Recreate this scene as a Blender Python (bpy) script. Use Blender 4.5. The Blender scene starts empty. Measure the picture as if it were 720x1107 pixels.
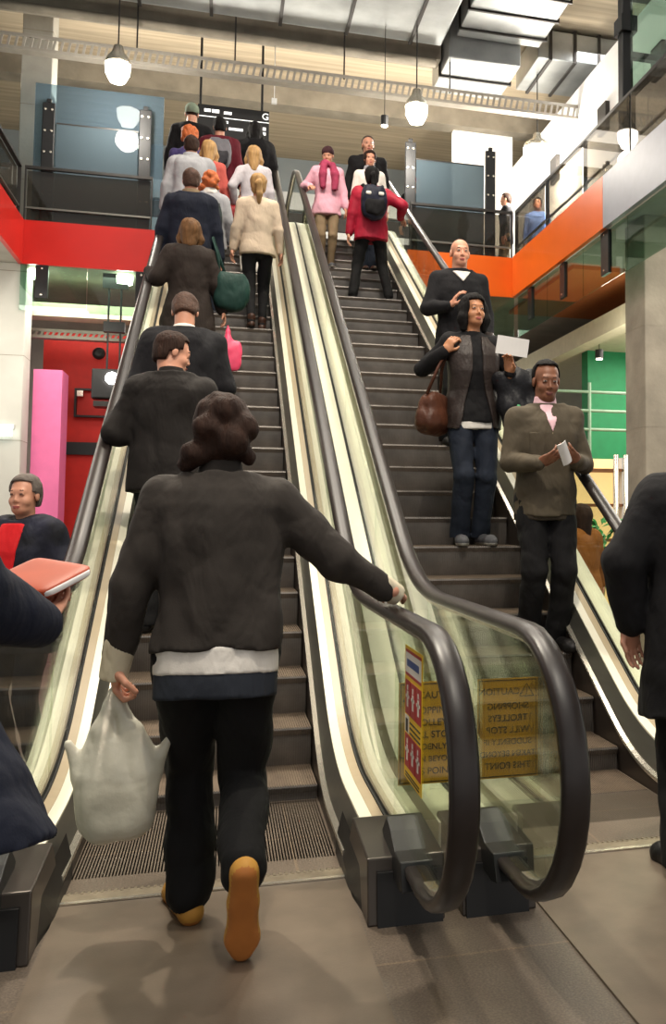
import bpy, math, random
import numpy as np
from mathutils import Vector, Matrix
random.seed(7); rng=np.random.RandomState(5)
C=bpy.context.scene.collection
sin,cos,pi=math.sin,math.cos,math.pi
T30=math.tan(math.radians(30))
# ------------------------------------------------------------------ helpers
def lin(h):
    h=h.lstrip('#'); v=[int(h[i:i+2],16)/255 for i in (0,2,4)]
    return tuple((c/12.92 if c<=.04045 else ((c+.055)/1.055)**2.4) for c in v)+(1,)
MATS={}
def mat(name,col,rough=.6,metal=0.,var=.12,scale=8.,bump=0.,bscale=60.,coat=0.,emit=None,estr=0.,stretch=None,spec=.5,sheen=0.,crease=0.):
    if name in MATS: return MATS[name]
    m=bpy.data.materials.new(name); m.use_nodes=True; nt=m.node_tree; N=nt.nodes; L=nt.links
    b=N['Principled BSDF']; c=lin(col) if isinstance(col,str) else col
    b.inputs['Roughness'].default_value=rough; b.inputs['Metallic'].default_value=metal
    b.inputs['Specular IOR Level'].default_value=spec
    if coat: b.inputs['Coat Weight'].default_value=coat; b.inputs['Coat Roughness'].default_value=.12
    if sheen: b.inputs['Sheen Weight'].default_value=sheen
    tc=N.new('ShaderNodeTexCoord'); src=tc.outputs['Object']
    if stretch:
        mp=N.new('ShaderNodeMapping'); mp.inputs['Scale'].default_value=stretch; L.new(src,mp.inputs[0]); src=mp.outputs[0]
    if var:
        no=N.new('ShaderNodeTexNoise'); no.inputs['Scale'].default_value=scale; no.inputs['Detail'].default_value=5; L.new(src,no.inputs['Vector'])
        r=N.new('ShaderNodeMapRange'); r.inputs['From Min'].default_value=.3; r.inputs['From Max'].default_value=.7
        r.inputs['To Min'].default_value=1-var; r.inputs['To Max'].default_value=1+var; L.new(no.outputs[0],r.inputs[0])
        mx=N.new('ShaderNodeVectorMath'); mx.operation='SCALE'; mx.inputs[0].default_value=c[:3]; L.new(r.outputs[0],mx.inputs['Scale']); L.new(mx.outputs[0],b.inputs['Base Color'])
    else: b.inputs['Base Color'].default_value=c
    if bump:
        n2=N.new('ShaderNodeTexNoise'); n2.inputs['Scale'].default_value=bscale; n2.inputs['Detail'].default_value=4; L.new(src,n2.inputs['Vector'])
        bp=N.new('ShaderNodeBump'); bp.inputs['Strength'].default_value=bump; bp.inputs['Distance'].default_value=.01 if bscale<100 else .0025; L.new(n2.outputs[0],bp.inputs['Height']); L.new(bp.outputs[0],b.inputs['Normal'])
        if crease:
            mp2=N.new('ShaderNodeMapping'); mp2.inputs['Scale'].default_value=(1,1,.55); mp2.inputs['Rotation'].default_value=(.3,.5,.2); L.new(tc.outputs['Object'],mp2.inputs[0])
            n4=N.new('ShaderNodeTexNoise'); n4.inputs['Scale'].default_value=7; n4.inputs['Detail'].default_value=3; n4.inputs['Distortion'].default_value=.35; L.new(mp2.outputs[0],n4.inputs['Vector'])
            b4=N.new('ShaderNodeBump'); b4.inputs['Strength'].default_value=crease; b4.inputs['Distance'].default_value=.06; L.new(n4.outputs[0],b4.inputs['Height']); L.new(b4.outputs[0],bp.inputs['Normal'])
    if emit: b.inputs['Emission Color'].default_value=lin(emit); b.inputs['Emission Strength'].default_value=estr
    MATS[name]=m; return m
def glass(name,tint,refl=1.0,ior=1.45,milk=0.,milkcol='#8fa0a8'):
    if name in MATS: return MATS[name]
    m=bpy.data.materials.new(name); m.use_nodes=True; nt=m.node_tree; N=nt.nodes; L=nt.links
    N.remove(N['Principled BSDF']); out=N['Material Output']
    tr=N.new('ShaderNodeBsdfTransparent'); tr.inputs[0].default_value=lin(tint)
    gl=N.new('ShaderNodeBsdfGlossy'); gl.inputs['Roughness'].default_value=.02; gl.inputs['Color'].default_value=(refl,refl,refl,1)
    fr=N.new('ShaderNodeFresnel'); fr.inputs[0].default_value=ior
    ge=N.new('ShaderNodeNewGeometry'); mr=N.new('ShaderNodeMapRange'); mr.inputs['To Min'].default_value=ior; mr.inputs['To Max'].default_value=1/ior; L.new(ge.outputs['Backfacing'],mr.inputs[0]); L.new(mr.outputs[0],fr.inputs[0])
    mx=N.new('ShaderNodeMixShader'); L.new(fr.outputs[0],mx.inputs[0])
    a=tr.outputs[0]
    if milk:
        df=N.new('ShaderNodeBsdfDiffuse'); df.inputs[0].default_value=lin(milkcol); m2=N.new('ShaderNodeMixShader'); m2.inputs[0].default_value=milk
        L.new(a,m2.inputs[1]); L.new(df.outputs[0],m2.inputs[2]); a=m2.outputs[0]
    L.new(a,mx.inputs[1]); L.new(gl.outputs[0],mx.inputs[2]); L.new(mx.outputs[0],out.inputs[0])
    MATS[name]=m; return m
def loc_of(p):
    v=Vector((0,0,0))
    while p is not None: v=v+Vector(p.location); p=p.parent
    return v
def link(name,me,parent=None,smooth=False):
    o=bpy.data.objects.new(name,me); C.objects.link(o)
    if parent is not None: o.parent=parent
    if smooth:
        me.shade_smooth()
    return o
class MB:
    """collects shapes in world coordinates, then links them as one mesh object"""
    def __init__(s): s.v=[]; s.f=[]; s.mi=[]; s.m=0
    def add(s,vs,fs):
        n=len(s.v); s.v+= [tuple(map(float,p)) for p in vs]; s.f+=[tuple(i+n for i in f) for f in fs]; s.mi+=[s.m]*len(fs); return s
    def box(s,x0,x1,y0,y1,z0,z1):
        x0,x1=min(x0,x1),max(x0,x1);y0,y1=min(y0,y1),max(y0,y1);z0,z1=min(z0,z1),max(z0,z1)
        return s.add([(x0,y0,z0),(x1,y0,z0),(x1,y1,z0),(x0,y1,z0),(x0,y0,z1),(x1,y0,z1),(x1,y1,z1),(x0,y1,z1)],
          [(0,3,2,1),(4,5,6,7),(0,1,5,4),(1,2,6,5),(2,3,7,6),(3,0,4,7)])
    def hexa(s,b,t):  # bottom 4, top 4 (ccw)
        return s.add(list(b)+list(t),[(0,3,2,1),(4,5,6,7),(0,1,5,4),(1,2,6,5),(2,3,7,6),(3,0,4,7)])
    def tube(s,pts,r,n=10,r2=None):
        pts=[Vector(p) for p in pts]; k=len(pts); base=len(s.v); vs=[]
        for i,p in enumerate(pts):
            d=(pts[min(i+1,k-1)]-pts[max(i-1,0)]).normalized()
            a=d.cross(Vector((0,0,1))); 
            if a.length<1e-3: a=d.cross(Vector((0,1,0)))
            a.normalize(); b=d.cross(a); rr=r if r2 is None else r+(r2-r)*i/(k-1)
            for j in range(n):
                t=2*pi*j/n; vs.append(p+a*(rr*cos(t))+b*(rr*sin(t)))
        fs=[(i*n+j,i*n+(j+1)%n,(i+1)*n+(j+1)%n,(i+1)*n+j) for i in range(k-1) for j in range(n)]
        fs+=[tuple(range(n))[::-1],tuple((k-1)*n+j for j in range(n))]
        return s.add(vs,fs)
    def lathe(s,c,prof,n=20,axis='z'):
        vs=[];
        for r,h in prof:
            for j in range(n):
                t=2*pi*j/n; x,y=r*cos(t),r*sin(t)
                vs.append((c[0]+x,c[1]+y,c[2]+h) if axis=='z' else (c[0]+x,c[1]+h,c[2]+y))
        k=len(prof)
        fs=[(i*n+j,i*n+(j+1)%n,(i+1)*n+(j+1)%n,(i+1)*n+j) for i in range(k-1) for j in range(n)]
        fs+=[tuple(range(n))[::-1],tuple((k-1)*n+j for j in range(n))]
        return s.add(vs,fs)
    def prism(s,poly,x0,x1):  # polygon in (y,z), extruded along x
        n=len(poly); vs=[(x0,y,z) for y,z in poly]+[(x1,y,z) for y,z in poly]
        return s.add(vs,[tuple(range(n)),tuple(range(n,2*n))[::-1]]+[(i,i+n,(i+1)%n+n,(i+1)%n) for i in range(n)])
    def sweep(s,sec,path,nrm=None):
        """closed section [(x,v)] swept along path [(y,z)]; v goes up, or along the normals if given"""
        n=len(sec); vs=[]
        for i,(y,z) in enumerate(path):
            ny,nz=(0,1) if nrm is None else nrm[i]
            for x,v in sec: vs.append((x,y+v*ny,z+v*nz))
        k=len(path)
        fs=[(i*n+j,i*n+(j+1)%n,(i+1)*n+(j+1)%n,(i+1)*n+j) for i in range(k-1) for j in range(n)]
        fs+=[tuple(range(n))[::-1],tuple((k-1)*n+j for j in range(n))]
        return s.add(vs,fs)
    def build(s,name,m,parent=None,smooth=False,bevel=0):
        o0=loc_of(parent) if parent is not None else Vector((0,0,0))
        if parent is None and s.v:
            a=np.array(s.v); o0=Vector(((a[:,0].min()+a[:,0].max())/2,(a[:,1].min()+a[:,1].max())/2,a[:,2].min()))
        me=bpy.data.meshes.new(name); me.from_pydata([tuple(Vector(p)-o0) for p in s.v],[],s.f)
        ms=m if isinstance(m,(list,tuple)) else [m]
        for q in ms: me.materials.append(q)
        me.polygons.foreach_set('material_index',s.mi)
        import bmesh
        bm=bmesh.new(); bm.from_mesh(me); bmesh.ops.recalc_face_normals(bm,faces=bm.faces); bm.to_mesh(me); bm.free(); me.update()
        o=link(name,me,parent,smooth)
        if parent is None: o.location=o0
        if bevel:
            b=o.modifiers.new('bevel','BEVEL'); b.width=bevel; b.segments=2; b.limit_method='ANGLE'
        return o
def tag(o,label,cat,group=None,kind=None):
    if label: o['label']=label
    if cat: o['category']=cat
    if group: o['group']=group
    if kind: o['kind']=kind
    return o
def struct(o): o['kind']='structure'; return o
def thing(name,loc,label,cat,group=None,rz=0):
    o=bpy.data.objects.new(name,None); o.empty_display_size=.2; C.objects.link(o); o.location=loc; o.rotation_euler=(0,0,rz)
    return tag(o,label,cat,group)
def text(name,body,size,m,parent,matrix,align='CENTER',ext=.0006):
    cu=bpy.data.curves.new(name,'FONT'); cu.body=body; cu.size=size; cu.align_x=align; cu.align_y='CENTER'; cu.extrude=ext; cu.offset=size*.012
    o=bpy.data.objects.new(name,cu); C.objects.link(o); bpy.context.view_layer.update()
    me=bpy.data.meshes.new_from_object(o.evaluated_get(bpy.context.evaluated_depsgraph_get()))
    C.objects.unlink(o); bpy.data.objects.remove(o)
    me.materials.clear(); me.materials.append(m)
    q=link(name,me,parent); q.matrix_local=matrix; return q
# ------------------------------------------------------------------ path data
def arcify(P,tl,n=8):
    """polyline corners rounded with tangent length tl"""
    out=[P[0]]
    for i in range(1,len(P)-1):
        a,b,c=Vector(P[i-1]),Vector(P[i]),Vector(P[i+1]); t=tl[i-1]
        p=b+(a-b).normalized()*t; q=b+(c-b).normalized()*t
        for k in range(n+1):
            s=k/n; out.append(tuple(p*(1-s)**2+b*2*s*(1-s)+q*s*s))
    out.append(P[-1]); return out
def dense(path,step=.25):
    out=[path[0]]
    for a,b in zip(path,path[1:]):
        d=math.dist(a,b); n=max(1,int(d/step))
        out+=[(a[0]+(b[0]-a[0])*k/n,a[1]+(b[1]-a[1])*k/n) for k in range(1,n+1)]
    return out
def normals(path):
    r=[]
    for i in range(len(path)):
        a=path[max(i-1,0)];b=path[min(i+1,len(path)-1)]; d=Vector((b[0]-a[0],b[1]-a[1])).normalized(); r.append((-d.y,d.x))
    return r
YN=4.60; HT=5.35; YT=YN+HT/T30; YC=3.72
NOSE=arcify([(YC,0),(YN,0),(YT,HT),(16.2,HT)],[.27,.27],10)
DECK=arcify([(3.55,0),(YN,0),(YT,HT),(16.0,HT)],[.45,.45],10)
ry,rz_,zc_=.445,.39,.585
def newel(y0,front,n=16):
    return [(y0+front*ry*sin(pi*i/n),zc_-rz_*cos(pi*i/n)) for i in range(n+1)]
HB=newel(2.90,-1)                       # from bottom (2.9,.195) round the front to (2.9,.975)
INC=arcify([(2.9,.975),(YN+.043,.975),(YT+.043-.0,HT+.975),(15.6,HT+.975)],[.5,.5],10)
HTOP=[(15.6-(y-2.9),z+HT) for y,z in HB][::-1]
HPATH=[(3.25,.20)]+HB[:-1]+dense(INC,.3)[:]+HTOP[1:]+[(15.3,HT+.2)]
# ------------------------------------------------------------------ materials
concrete=mat('concrete','#a7a49b',.8,var=.14,scale=2.5,bump=.25,bscale=25)
concrete_d=mat('concrete_brown','#8d8577',.8,var=.2,scale=3,bump=.3,bscale=20)
boards=mat('board_marked_concrete','#b3a48c',.8,var=.22,scale=1.6,bump=.3,bscale=14,stretch=(.25,6,1))
red=mat('red_panel','#c81c10',.38,var=.05,scale=2,coat=.2); orange=mat('orange_panel','#ee6a10',.35,var=.04,scale=2,coat=.2)
lilac=mat('lilac_grey_panel','#9a9ca6',.4,var=.04); pink=mat('pink_wall','#f07ab0',.6,var=.04); redwall=mat('red_wall','#d2261c',.6,var=.06)
green=mat('green_wall','#0b7d4b',.6,var=.08); white=mat('white_paint','#e4e6e6',.6,var=.04); greyp=mat('grey_blue_panel','#9aa3a8',.6,var=.08,scale=1)
cream=mat('cream_enamel','#efead6',.32,var=.04,scale=3,spec=.6); creamb=mat('cream_soffit','#cfcab0',.7,var=.06)
orange_bounce=mat('soffit_orange_bounce','#b8713f',.6,var=.08)
steel=mat('brushed_steel','#8b8880',.34,.85,var=.1,scale=14,stretch=(1,.1,1)); steel_d=mat('dark_steel','#3b3836',.4,.6,var=.15,scale=10)
alu=mat('bright_aluminium','#d6d0c2',.25,.8,var=.05); galv=mat('galvanised_sheet','#a3a6a6',.36,.7,var=.18,scale=2.2)
black=mat('black_metal','#151516',.45,.2,var=.2); rubber=mat('handrail_rubber','#231d1b',.36,0,var=.15,scale=20,spec=.35)
gasket=mat('black_gasket','#1a1a18',.6,var=0); skirt=mat('skirt_metal','#4a423d',.35,.7,var=.1,stretch=(1,.1,1),scale=12)
boxm=mat('newel_box_metal','#4b4540',.32,.6,var=.12,scale=6); comb=mat('comb_metal','#9b8f7c',.4,.7,var=.15,scale=20)
stepm=mat('step_tread_metal','#7a6b5c',.5,.45,var=.22,scale=9,bump=.1,bscale=120); riserm=mat('step_riser_metal','#726d69',.42,.5,var=.2,scale=9)
gl_clear=glass('balustrade_glass','#f4f8f0',.9,ior=1.35); gl_mirror=glass('reflective_balustrade_glass','#eef4ea',.95,ior=1.9); gl_green=glass('green_tinted_glass','#cfe3d8',.7); gl_frost=glass('frosted_glass','#aeb9be',.5,milk=.6,milkcol='#56646c'); gl_smoke=glass('smoked_glass','#b4afa6',.6,milk=.10,milkcol='#6e6a63')
lampm=mat('lamp_glow','#ffffff',.5,var=0,emit='#fff6e6',estr=26); lampm2=mat('small_lamp_glow','#ffffff',.5,var=0,emit='#fff2dc',estr=14); tubem=mat('tube_glow','#ffffff',.5,var=0,emit='#f4fff4',estr=3.2)
def floor_mat():
    m=mat('granite_floor','#6d6155',.3,0,var=.12,scale=3,bump=.05,bscale=90,spec=.6)
    nt=m.node_tree;N=nt.nodes;L=nt.links;b=N['Principled BSDF']; tc=N['Texture Coordinate'] if 'Texture Coordinate' in N else [n for n in N if n.type=='TEX_COORD'][0]
    no=N.new('ShaderNodeTexNoise'); no.inputs['Scale'].default_value=140; L.new(tc.outputs['Object'],no.inputs[0])
    cr=N.new('ShaderNodeMapRange'); cr.inputs['From Min'].default_value=.35; cr.inputs['From Max'].default_value=.7; cr.inputs['To Min'].default_value=.72; cr.inputs['To Max'].default_value=1.35; L.new(no.outputs[0],cr.inputs[0])
    old=b.inputs['Base Color'].links[0].from_socket; sc=N.new('ShaderNodeVectorMath'); sc.operation='SCALE'; L.new(old,sc.inputs[0]); L.new(cr.outputs[0],sc.inputs['Scale'])
    br=N.new('ShaderNodeTexBrick'); br.offset=0; br.inputs['Scale'].default_value=1; br.inputs['Brick Width'].default_value=1.2; br.inputs['Row Height'].default_value=.62; br.inputs['Mortar Size'].default_value=.006
    br.inputs['Color1'].default_value=(1,1,1,1); br.inputs['Color2'].default_value=(.86,.86,.86,1); br.inputs['Mortar'].default_value=(1.25,1.2,1.1,1)
    L.new(tc.outputs['Object'],br.inputs[0]); mx=N.new('ShaderNodeVectorMath'); mx.operation='MULTIPLY'; L.new(sc.outputs[0],mx.inputs[0]); L.new(br.outputs[0],mx.inputs[1]); L.new(mx.outputs[0],b.inputs['Base Color'])
    n3=N.new('ShaderNodeTexNoise'); n3.inputs['Scale'].default_value=2.3; n3.inputs['Detail'].default_value=6; L.new(tc.outputs['Object'],n3.inputs[0])
    r3=N.new('ShaderNodeMapRange'); r3.inputs['To Min'].default_value=.16; r3.inputs['To Max'].default_value=.5; L.new(n3.outputs[0],r3.inputs[0]); L.new(r3.outputs[0],b.inputs['Roughness'])
    return m
floorm=floor_mat(); platem=mat('landing_plate_metal','#75685a',.38,.35,var=.16,scale=5,bump=.12,bscale=160)
# ------------------------------------------------------------------ setting
struct(MB().box(-9,12,-4,26,-.3,0).build('floor',floorm))
struct(MB().box(-9,-2.83,-4,26,4.92,5.35).build('floor_gallery_left',concrete))
struct(MB().box(4.5,12,-4,26,4.92,5.35).build('floor_gallery_right',concrete))
struct(MB().box(-2.83,-.95,15,26,4.92,5.35).build('floor_gallery_back_left',concrete))
struct(MB().box(2.70,4.5,15,26,4.92,5.35).build('floor_gallery_back_right',concrete))
struct(MB().box(-.95,2.70,16.05,26,4.92,5.35).build('floor_gallery_landing',concrete))
struct(MB().box(-9,12,6,26,9.6,9.9).build('ceiling',boards))
struct(MB().box(-9,12,22.5,22.8,5.35,9.6).build('wall_back_upper',greyp))
b=MB(); b.box(-9,12,22.3,22.48,8.35,8.75); b.box(-9,12,22.3,22.48,5.36,7.9)
struct(b.build('trim_1',white))
struct(MB().box(-9,12,22.38,22.49,7.95,8.3).build('trim_2',steel_d))
struct(MB().box(7.6,7.9,-2,22.5,5.35,9.6).build('wall_right_upper',white))
struct(MB().box(-6.3,-6,-2,22.5,5.35,9.6).build('wall_left_upper',greyp))
struct(MB().box(-9,12,21,21.3,0,4.92).build('wall_back_lower',concrete))
struct(MB().box(-2.78,-.6,16.9,17.2,0,4.3).build('wall_red',redwall))
struct(MB().box(-2.69,-2.30,15.6,16.2,0,3.5).build('wall_pink',pink))
struct(MB().box(6.15,11,16,16.3,0,4.6).build('wall_green',green))
struct(MB().box(5.5,5.75,12,21,4.12,4.42).build('trim_3',creamb))
struct(MB().box(4.7,11,12.8,16,4.86,4.915).build('ceiling_orange_bounce',orange_bounce))  # orange bounce from the fascia painted into this strip of soffit
struct(MB().box(5.75,11,11.5,21,4.3,4.36).build('ceiling_lower_right',creamb))
brightw=mat('bright_white_wall','#f4f4f2',.7,var=.02)
struct(MB().box(5.6,5.8,11.2,19.0,5.35,8.55).build('wall_gallery_partition',brightw)); struct(MB().box(4.35,5.6,18.85,19.0,5.35,9.2).build('wall_gallery_back',brightw))
for k,y in enumerate((11.6,13.6,15.9)): struct(MB().box(5.53,5.599,y,y+.35,7.3,7.75).build('trim_wall_plate',steel_d))
# fascias
f=MB(); f.box(-2.83,-1.02,14.94,14.998,4.90,5.53); struct(f.build('trim_red_fascia_back',red))
struct(MB().box(-2.828,-2.77,-3,14.93,4.90,5.53).build('trim_red_fascia_side',red))
struct(MB().box(2.72,4.5,14.94,14.998,4.90,5.55).build('trim_orange_fascia_back',orange))
struct(MB().box(4.44,4.498,11.03,14.93,4.90,5.56).build('trim_orange_fascia_side',orange))
struct(MB().box(4.44,4.498,-3,11.02,4.90,5.56).build('trim_lilac_fascia_side',lilac))
for x0,x1 in ((-2.83,-1.02),(2.72,4.5)):
    struct(MB().box(x0,x1,15.0,15.1,5.35,5.52).build('trim_kerb',white))
# concrete columns
def column(x0,x1,y0,y1,z0,z1,label,m=concrete):
    p=thing('concrete_column',((x0+x1)/2,(y0+y1)/2,z0),label,'column'); p['kind']='structure'
    b=MB(); b.box(x0,x1,y0,y1,z0,z1); b.build('shaft',m,p,bevel=.015)
    for k in range(1,int((z1-z0)/1.2)+1):
        b=MB(); z=z0+k*1.2
        if z<z1-.05: b.box(x0-.002,x1+.002,y0-.002,y1+.002,z-.004,z+.004); b.build('formwork_joint',concrete_d,p)
    return p
column(4.72,5.9,10.42,11.0,0,4.92,'big concrete column under the right-hand gallery, beside the green wall',concrete_d)
column(-3.14,-2.70,16.3,16.8,5.35,9.6,'pale concrete column on the upper floor behind the red balcony')
column(-4.6,-2.72,15.0,15.5,0,4.92,'pale concrete column at the far left of the lower hall beside the pink wall',mat('pale_concrete','#c4c3bb',.8,var=.08,scale=2))
# ------------------------------------------------------------------ escalators
def step_mesh():
    """one step: grooved tread and grooved curved riser, nose at the origin, tread running back along +y"""
    w=.475; n=84; prof=[(.40,-.012),(.40,0),(0,0),(-.004,-.012)]
    R=.40
    for k in range(1,8):
        a=k/7; prof.append((.012+.035*a*a*1.0,-.012-.205*a))
    vs=[];fs=[];mi=[]
    xs=[];dp=[]
    for i in range(n):
        x=-w+2*w*i/n; d=2*w/n
        xs+=[x,x+d*.5,x+d*.5,x+d]; dp+=[0,0,1,1]
    k=len(prof)
    for x,d in zip(xs,dp):
        for j,(y,z) in enumerate(prof):
            yy,zz=y,z
            if d:
                if j<=1: zz-=.006
                elif j==2: zz-=.006; yy+=.005
                else: yy+=.007
            vs.append((x,yy,zz))
    m=len(xs)
    for i in range(m-1):
        for j in range(k-1):
            a=i*k+j; fs.append((a,a+1,a+k+1,a+k)); mi.append(0 if j<2 else 1)
    base=len(vs); 
    vs+= [(-w,0,-.25),(w,0,-.25),(w,.4,-.25),(-w,.4,-.25),(-w,.02,-.02),(w,.02,-.02),(w,.4,-.02),(-w,.4,-.02)]
    for q in [(0,3,2,1),(4,5,6,7),(1,2,6,5),(2,3,7,6),(3,0,4,7)]: fs.append(tuple(base+i for i in q)); mi.append(1)
    me=bpy.data.meshes.new('step'); me.from_pydata(vs,[],fs); me.materials.append(stepm); me.materials.append(riserm); me.polygons.foreach_set('material_index',mi); me.update(); return me
STEP=step_mesh()
demarc=mat('step_edge_line','#a8966c',.6,var=.1)
def path_at(path,s):
    for a,b in zip(path,path[1:]):
        d=math.dist(a,b)
        if s<=d: t=s/d if d else 0; return (a[0]+(b[0]-a[0])*t,a[1]+(b[1]-a[1])*t)
        s-=d
    return None
def path_s_of_y(path,y):
    s=0
    for a,b in zip(path,path[1:]):
        if b[0]>=y: t=(y-a[0])/(b[0]-a[0]); return s+t*math.dist(a,b)
        s+=math.dist(a,b)
STEPS={}
def escalator(cx,phase,label,gap_left,gap_right):
    root=thing('escalator',(cx,YC,0),label,'escalator',None)
    tops=[]
    s=path_s_of_y(NOSE,phase)%.4; k=0
    while True:
        p=path_at(NOSE,s)
        if p is None or p[0]>16.0: break
        o=link('step',STEP,root); o.location=(0,p[0]-YC,p[1]); tops.append(p); s+=.4
    STEPS[cx]=tops
    for side,gap in ((-1,gap_left),(1,gap_right)):
        S=lambda u: cx+side*(.480+u+(.015 if u>.1 else 0))      # u: outwards from the skirt
        def sec(pts): return [(S(u),v) for u,v in pts]
        D=dense(DECK,.35)
        skp=arcify([(3.74,0),(YN,0),(YT,HT),(16.0,HT)],[.35,.35],10)
        MB().sweep(sec([(0,-.30),(0,.055),(.014,.055),(.014,-.30)]),skp).build('skirt_panel',skirt,root)
        MB().sweep(sec([(-.004,.056),(-.004,.074),(.018,.084),(.018,.056)]),skp).build('skirt_trim',alu,root)
        MB().sweep(sec([(.014,-.3),(.018,.084),(.055,.185),(.07,.185),(.07,-.3)]),D).build('inner_profile',steel,root)
        MB().sweep(sec([(.055,.18),(.055,.195),(.095,.209),(.095,.18)]),D).build('inner_deck',cream,root)
        MB().sweep(sec([(.096,.18),(.096,.2085),(.118,.215),(.118,.18)]),D).build('inner_deck_edge',mat('tan_enamel','#b7a68a',.35,var=.04),root)
        MB().sweep(sec([(.119,.17),(.119,.222),(.127,.222),(.127,.17)]),D).build('glass_gasket',gasket,root)
        MB().sweep(sec([(.139,.17),(.139,.222),(.146,.222),(.146,.17)]),D).build('glass_gasket',gasket,root)
        MB().sweep(sec([(.148,-.55),(.148,.212),(gap-.004,.205),(gap-.004,-.55)]),D).build('outer_deck',cream,root)
        # glass panels between deck and handrail
        def topz(y): 
            if y<2.9: return zc_+(rz_-.03)*math.sqrt(max(0,1-((y-2.9)/(ry-.03))**2))
            if y>15.6: return HT+zc_+(rz_-.03)*math.sqrt(max(0,1-((y-15.6)/(ry-.03))**2))
            for a,b_ in zip(INC,INC[1:]):
                if a[0]<=y<=b_[0]: return a[1]+(b_[1]-a[1])*(y-a[0])/(b_[0]-a[0]+1e-9)-.028
            return HT+.94
        def botz(y):
            if y<2.9: return zc_-(rz_-.03)*math.sqrt(max(0,1-((y-2.9)/(ry-.03))**2))
            if y<3.55: return .225
            if y>15.6: return HT+zc_-(rz_-.03)*math.sqrt(max(0,1-((y-15.6)/(ry-.03))**2))
            for a,b_ in zip(DECK,DECK[1:]):
                if a[0]<=y<=b_[0]: return a[1]+(b_[1]-a[1])*(y-a[0])/(b_[0]-a[0]+1e-9)+.19
            return HT+.19
        edges=[2.462,4.38]+[4.38+1.62*i for i in range(1,7)]+[15.0,16.038]
        for e0,e1 in zip(edges,edges[1:]):
            n=14; ys=[e0+.003+(e1-e0-.006)*i/n for i in range(n+1)]
            poly=[(y,botz(y)) for y in ys]+[(y,topz(y)) for y in ys[::-1]]
            b=MB(); vs=[];fs=[]
            for x in (S(.128),S(.138)):
                for y in ys: vs+=[(x,y,botz(y)),(x,y,topz(y))]
            m=2*(n+1)
            for i in range(n):
                a=2*i; fs+=[(a,a+1,a+3,a+2),(m+a,m+a+2,m+a+3,m+a+1),(a,a+2,m+a+2,m+a),(a+1,m+a+1,m+a+3,a+3)]
            fs+=[(0,m,m+1,1),(2*n,2*n+1,m+2*n+1,m+2*n)]
            b.add(vs,fs).build('glass_panel',gl_mirror if (cx>1 and side<0) else gl_clear,root)
        # handrail
        nr=normals(HPATH); hx=S(.133)
        secr=[(hx-.040,-.020),(hx-.040,-.004),(hx-.028,.010),(hx,.013),(hx+.028,.010),(hx+.040,-.004),(hx+.040,-.020),(hx+.030,-.026),(hx-.030,-.026)]
        o=MB().sweep(secr,HPATH,nr).build('handrail',rubber,root,smooth=False)
        o.data.shade_smooth(); 
        MB().sweep([(hx-.016,-.044),(hx-.016,-.027),(hx+.016,-.027),(hx+.016,-.044)],HPATH[1:-1],nr[1:-1]).build('handrail_guide',alu,root)
        # newel base box with the handrail inlet
        xa,xb=S(.015),S(gap-.012)
        b=MB(); b.hexa([(xa,3.21,0),(xb,3.21,0),(xb,3.80,0),(xa,3.80,0)],[(xa,3.24,.205),(xb,3.24,.205),(xb,3.62,.228),(xa,3.62,.228)])
        nb=b.build('newel_box',boxm,root,bevel=.006)
        b=MB(); b.hexa([(xa+side*.03,3.195,0),(xb-side*.01,3.195,0),(xb-side*.01,3.215,0),(xa+side*.03,3.215,0)],[(xa+side*.03,3.215,.165),(xb-side*.01,3.215,.165),(xb-side*.01,3.235,.165),(xa+side*.03,3.235,.165)])
        b.build('front_plate',black,nb)
        b=MB(); b.prism([(3.05,.155),(3.12,.14),(3.3,.15),(3.45,.23),(3.36,.30),(3.28,.275),(3.20,.235),(3.09,.235)],hx-.052,hx+.052)
        b.build('handrail_inlet',black,nb,bevel=.004)
        MB().hexa([(S(-.006),3.55,0),(S(.02),3.3,0),(S(.02),3.95,0),(S(-.006),3.95,0)],[(S(-.004),3.62,.04),(S(.02),3.38,.15),(S(.02),3.95,.16),(S(-.004),3.95,.06)]).build('skirt_brush_end',black,root)
        # truss side cladding
    MB().sweep([(cx-.49,-.75),(cx-.49,-.32),(cx+.49,-.32),(cx+.49,-.75)],[p for p in dense(DECK,.5) if p[1]>.9]).build('truss_soffit',steel_d,root)
    # comb plate with teeth
    b=MB(); b.box(cx-.474,cx+.474,3.668,3.74,.001,.012); b.build('comb_plate',comb,root)
    b=MB()
    for i in range(44):
        x=cx-.465+i*.0216; b.hexa([(x,3.73,.002),(x+.011,3.73,.002),(x+.011,3.78,.002),(x,3.78,.002)],[(x,3.73,.013),(x+.011,3.73,.013),(x+.009,3.78,.004),(x+.002,3.78,.004)])
    o=b.build('comb_teeth',comb,root); 
    b=MB(); b.box(cx-.474,cx+.474,3.645,3.666,.001,.014); b.build('landing_edge_strip',alu,root)
    b=MB(); b.box(cx-.478,cx+.478,2.0,3.643,.0005,.008); b.build('landing_plate',platem,root)
    b=MB(); b.box(cx-.474,cx+.474,15.45,16.05,HT-.01,HT+.012); b.build('landing_plate',comb,root)
    return root
CL=-.018; CR=CL+1.256+.3006
esc1=escalator(CL,5.06,'left escalator going up, packed with riders seen from behind',.26,.2805-.015)
esc2=escalator(CR,6.20,'right escalator coming down, with riders facing the camera',.2805-.015,.26)
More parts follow.
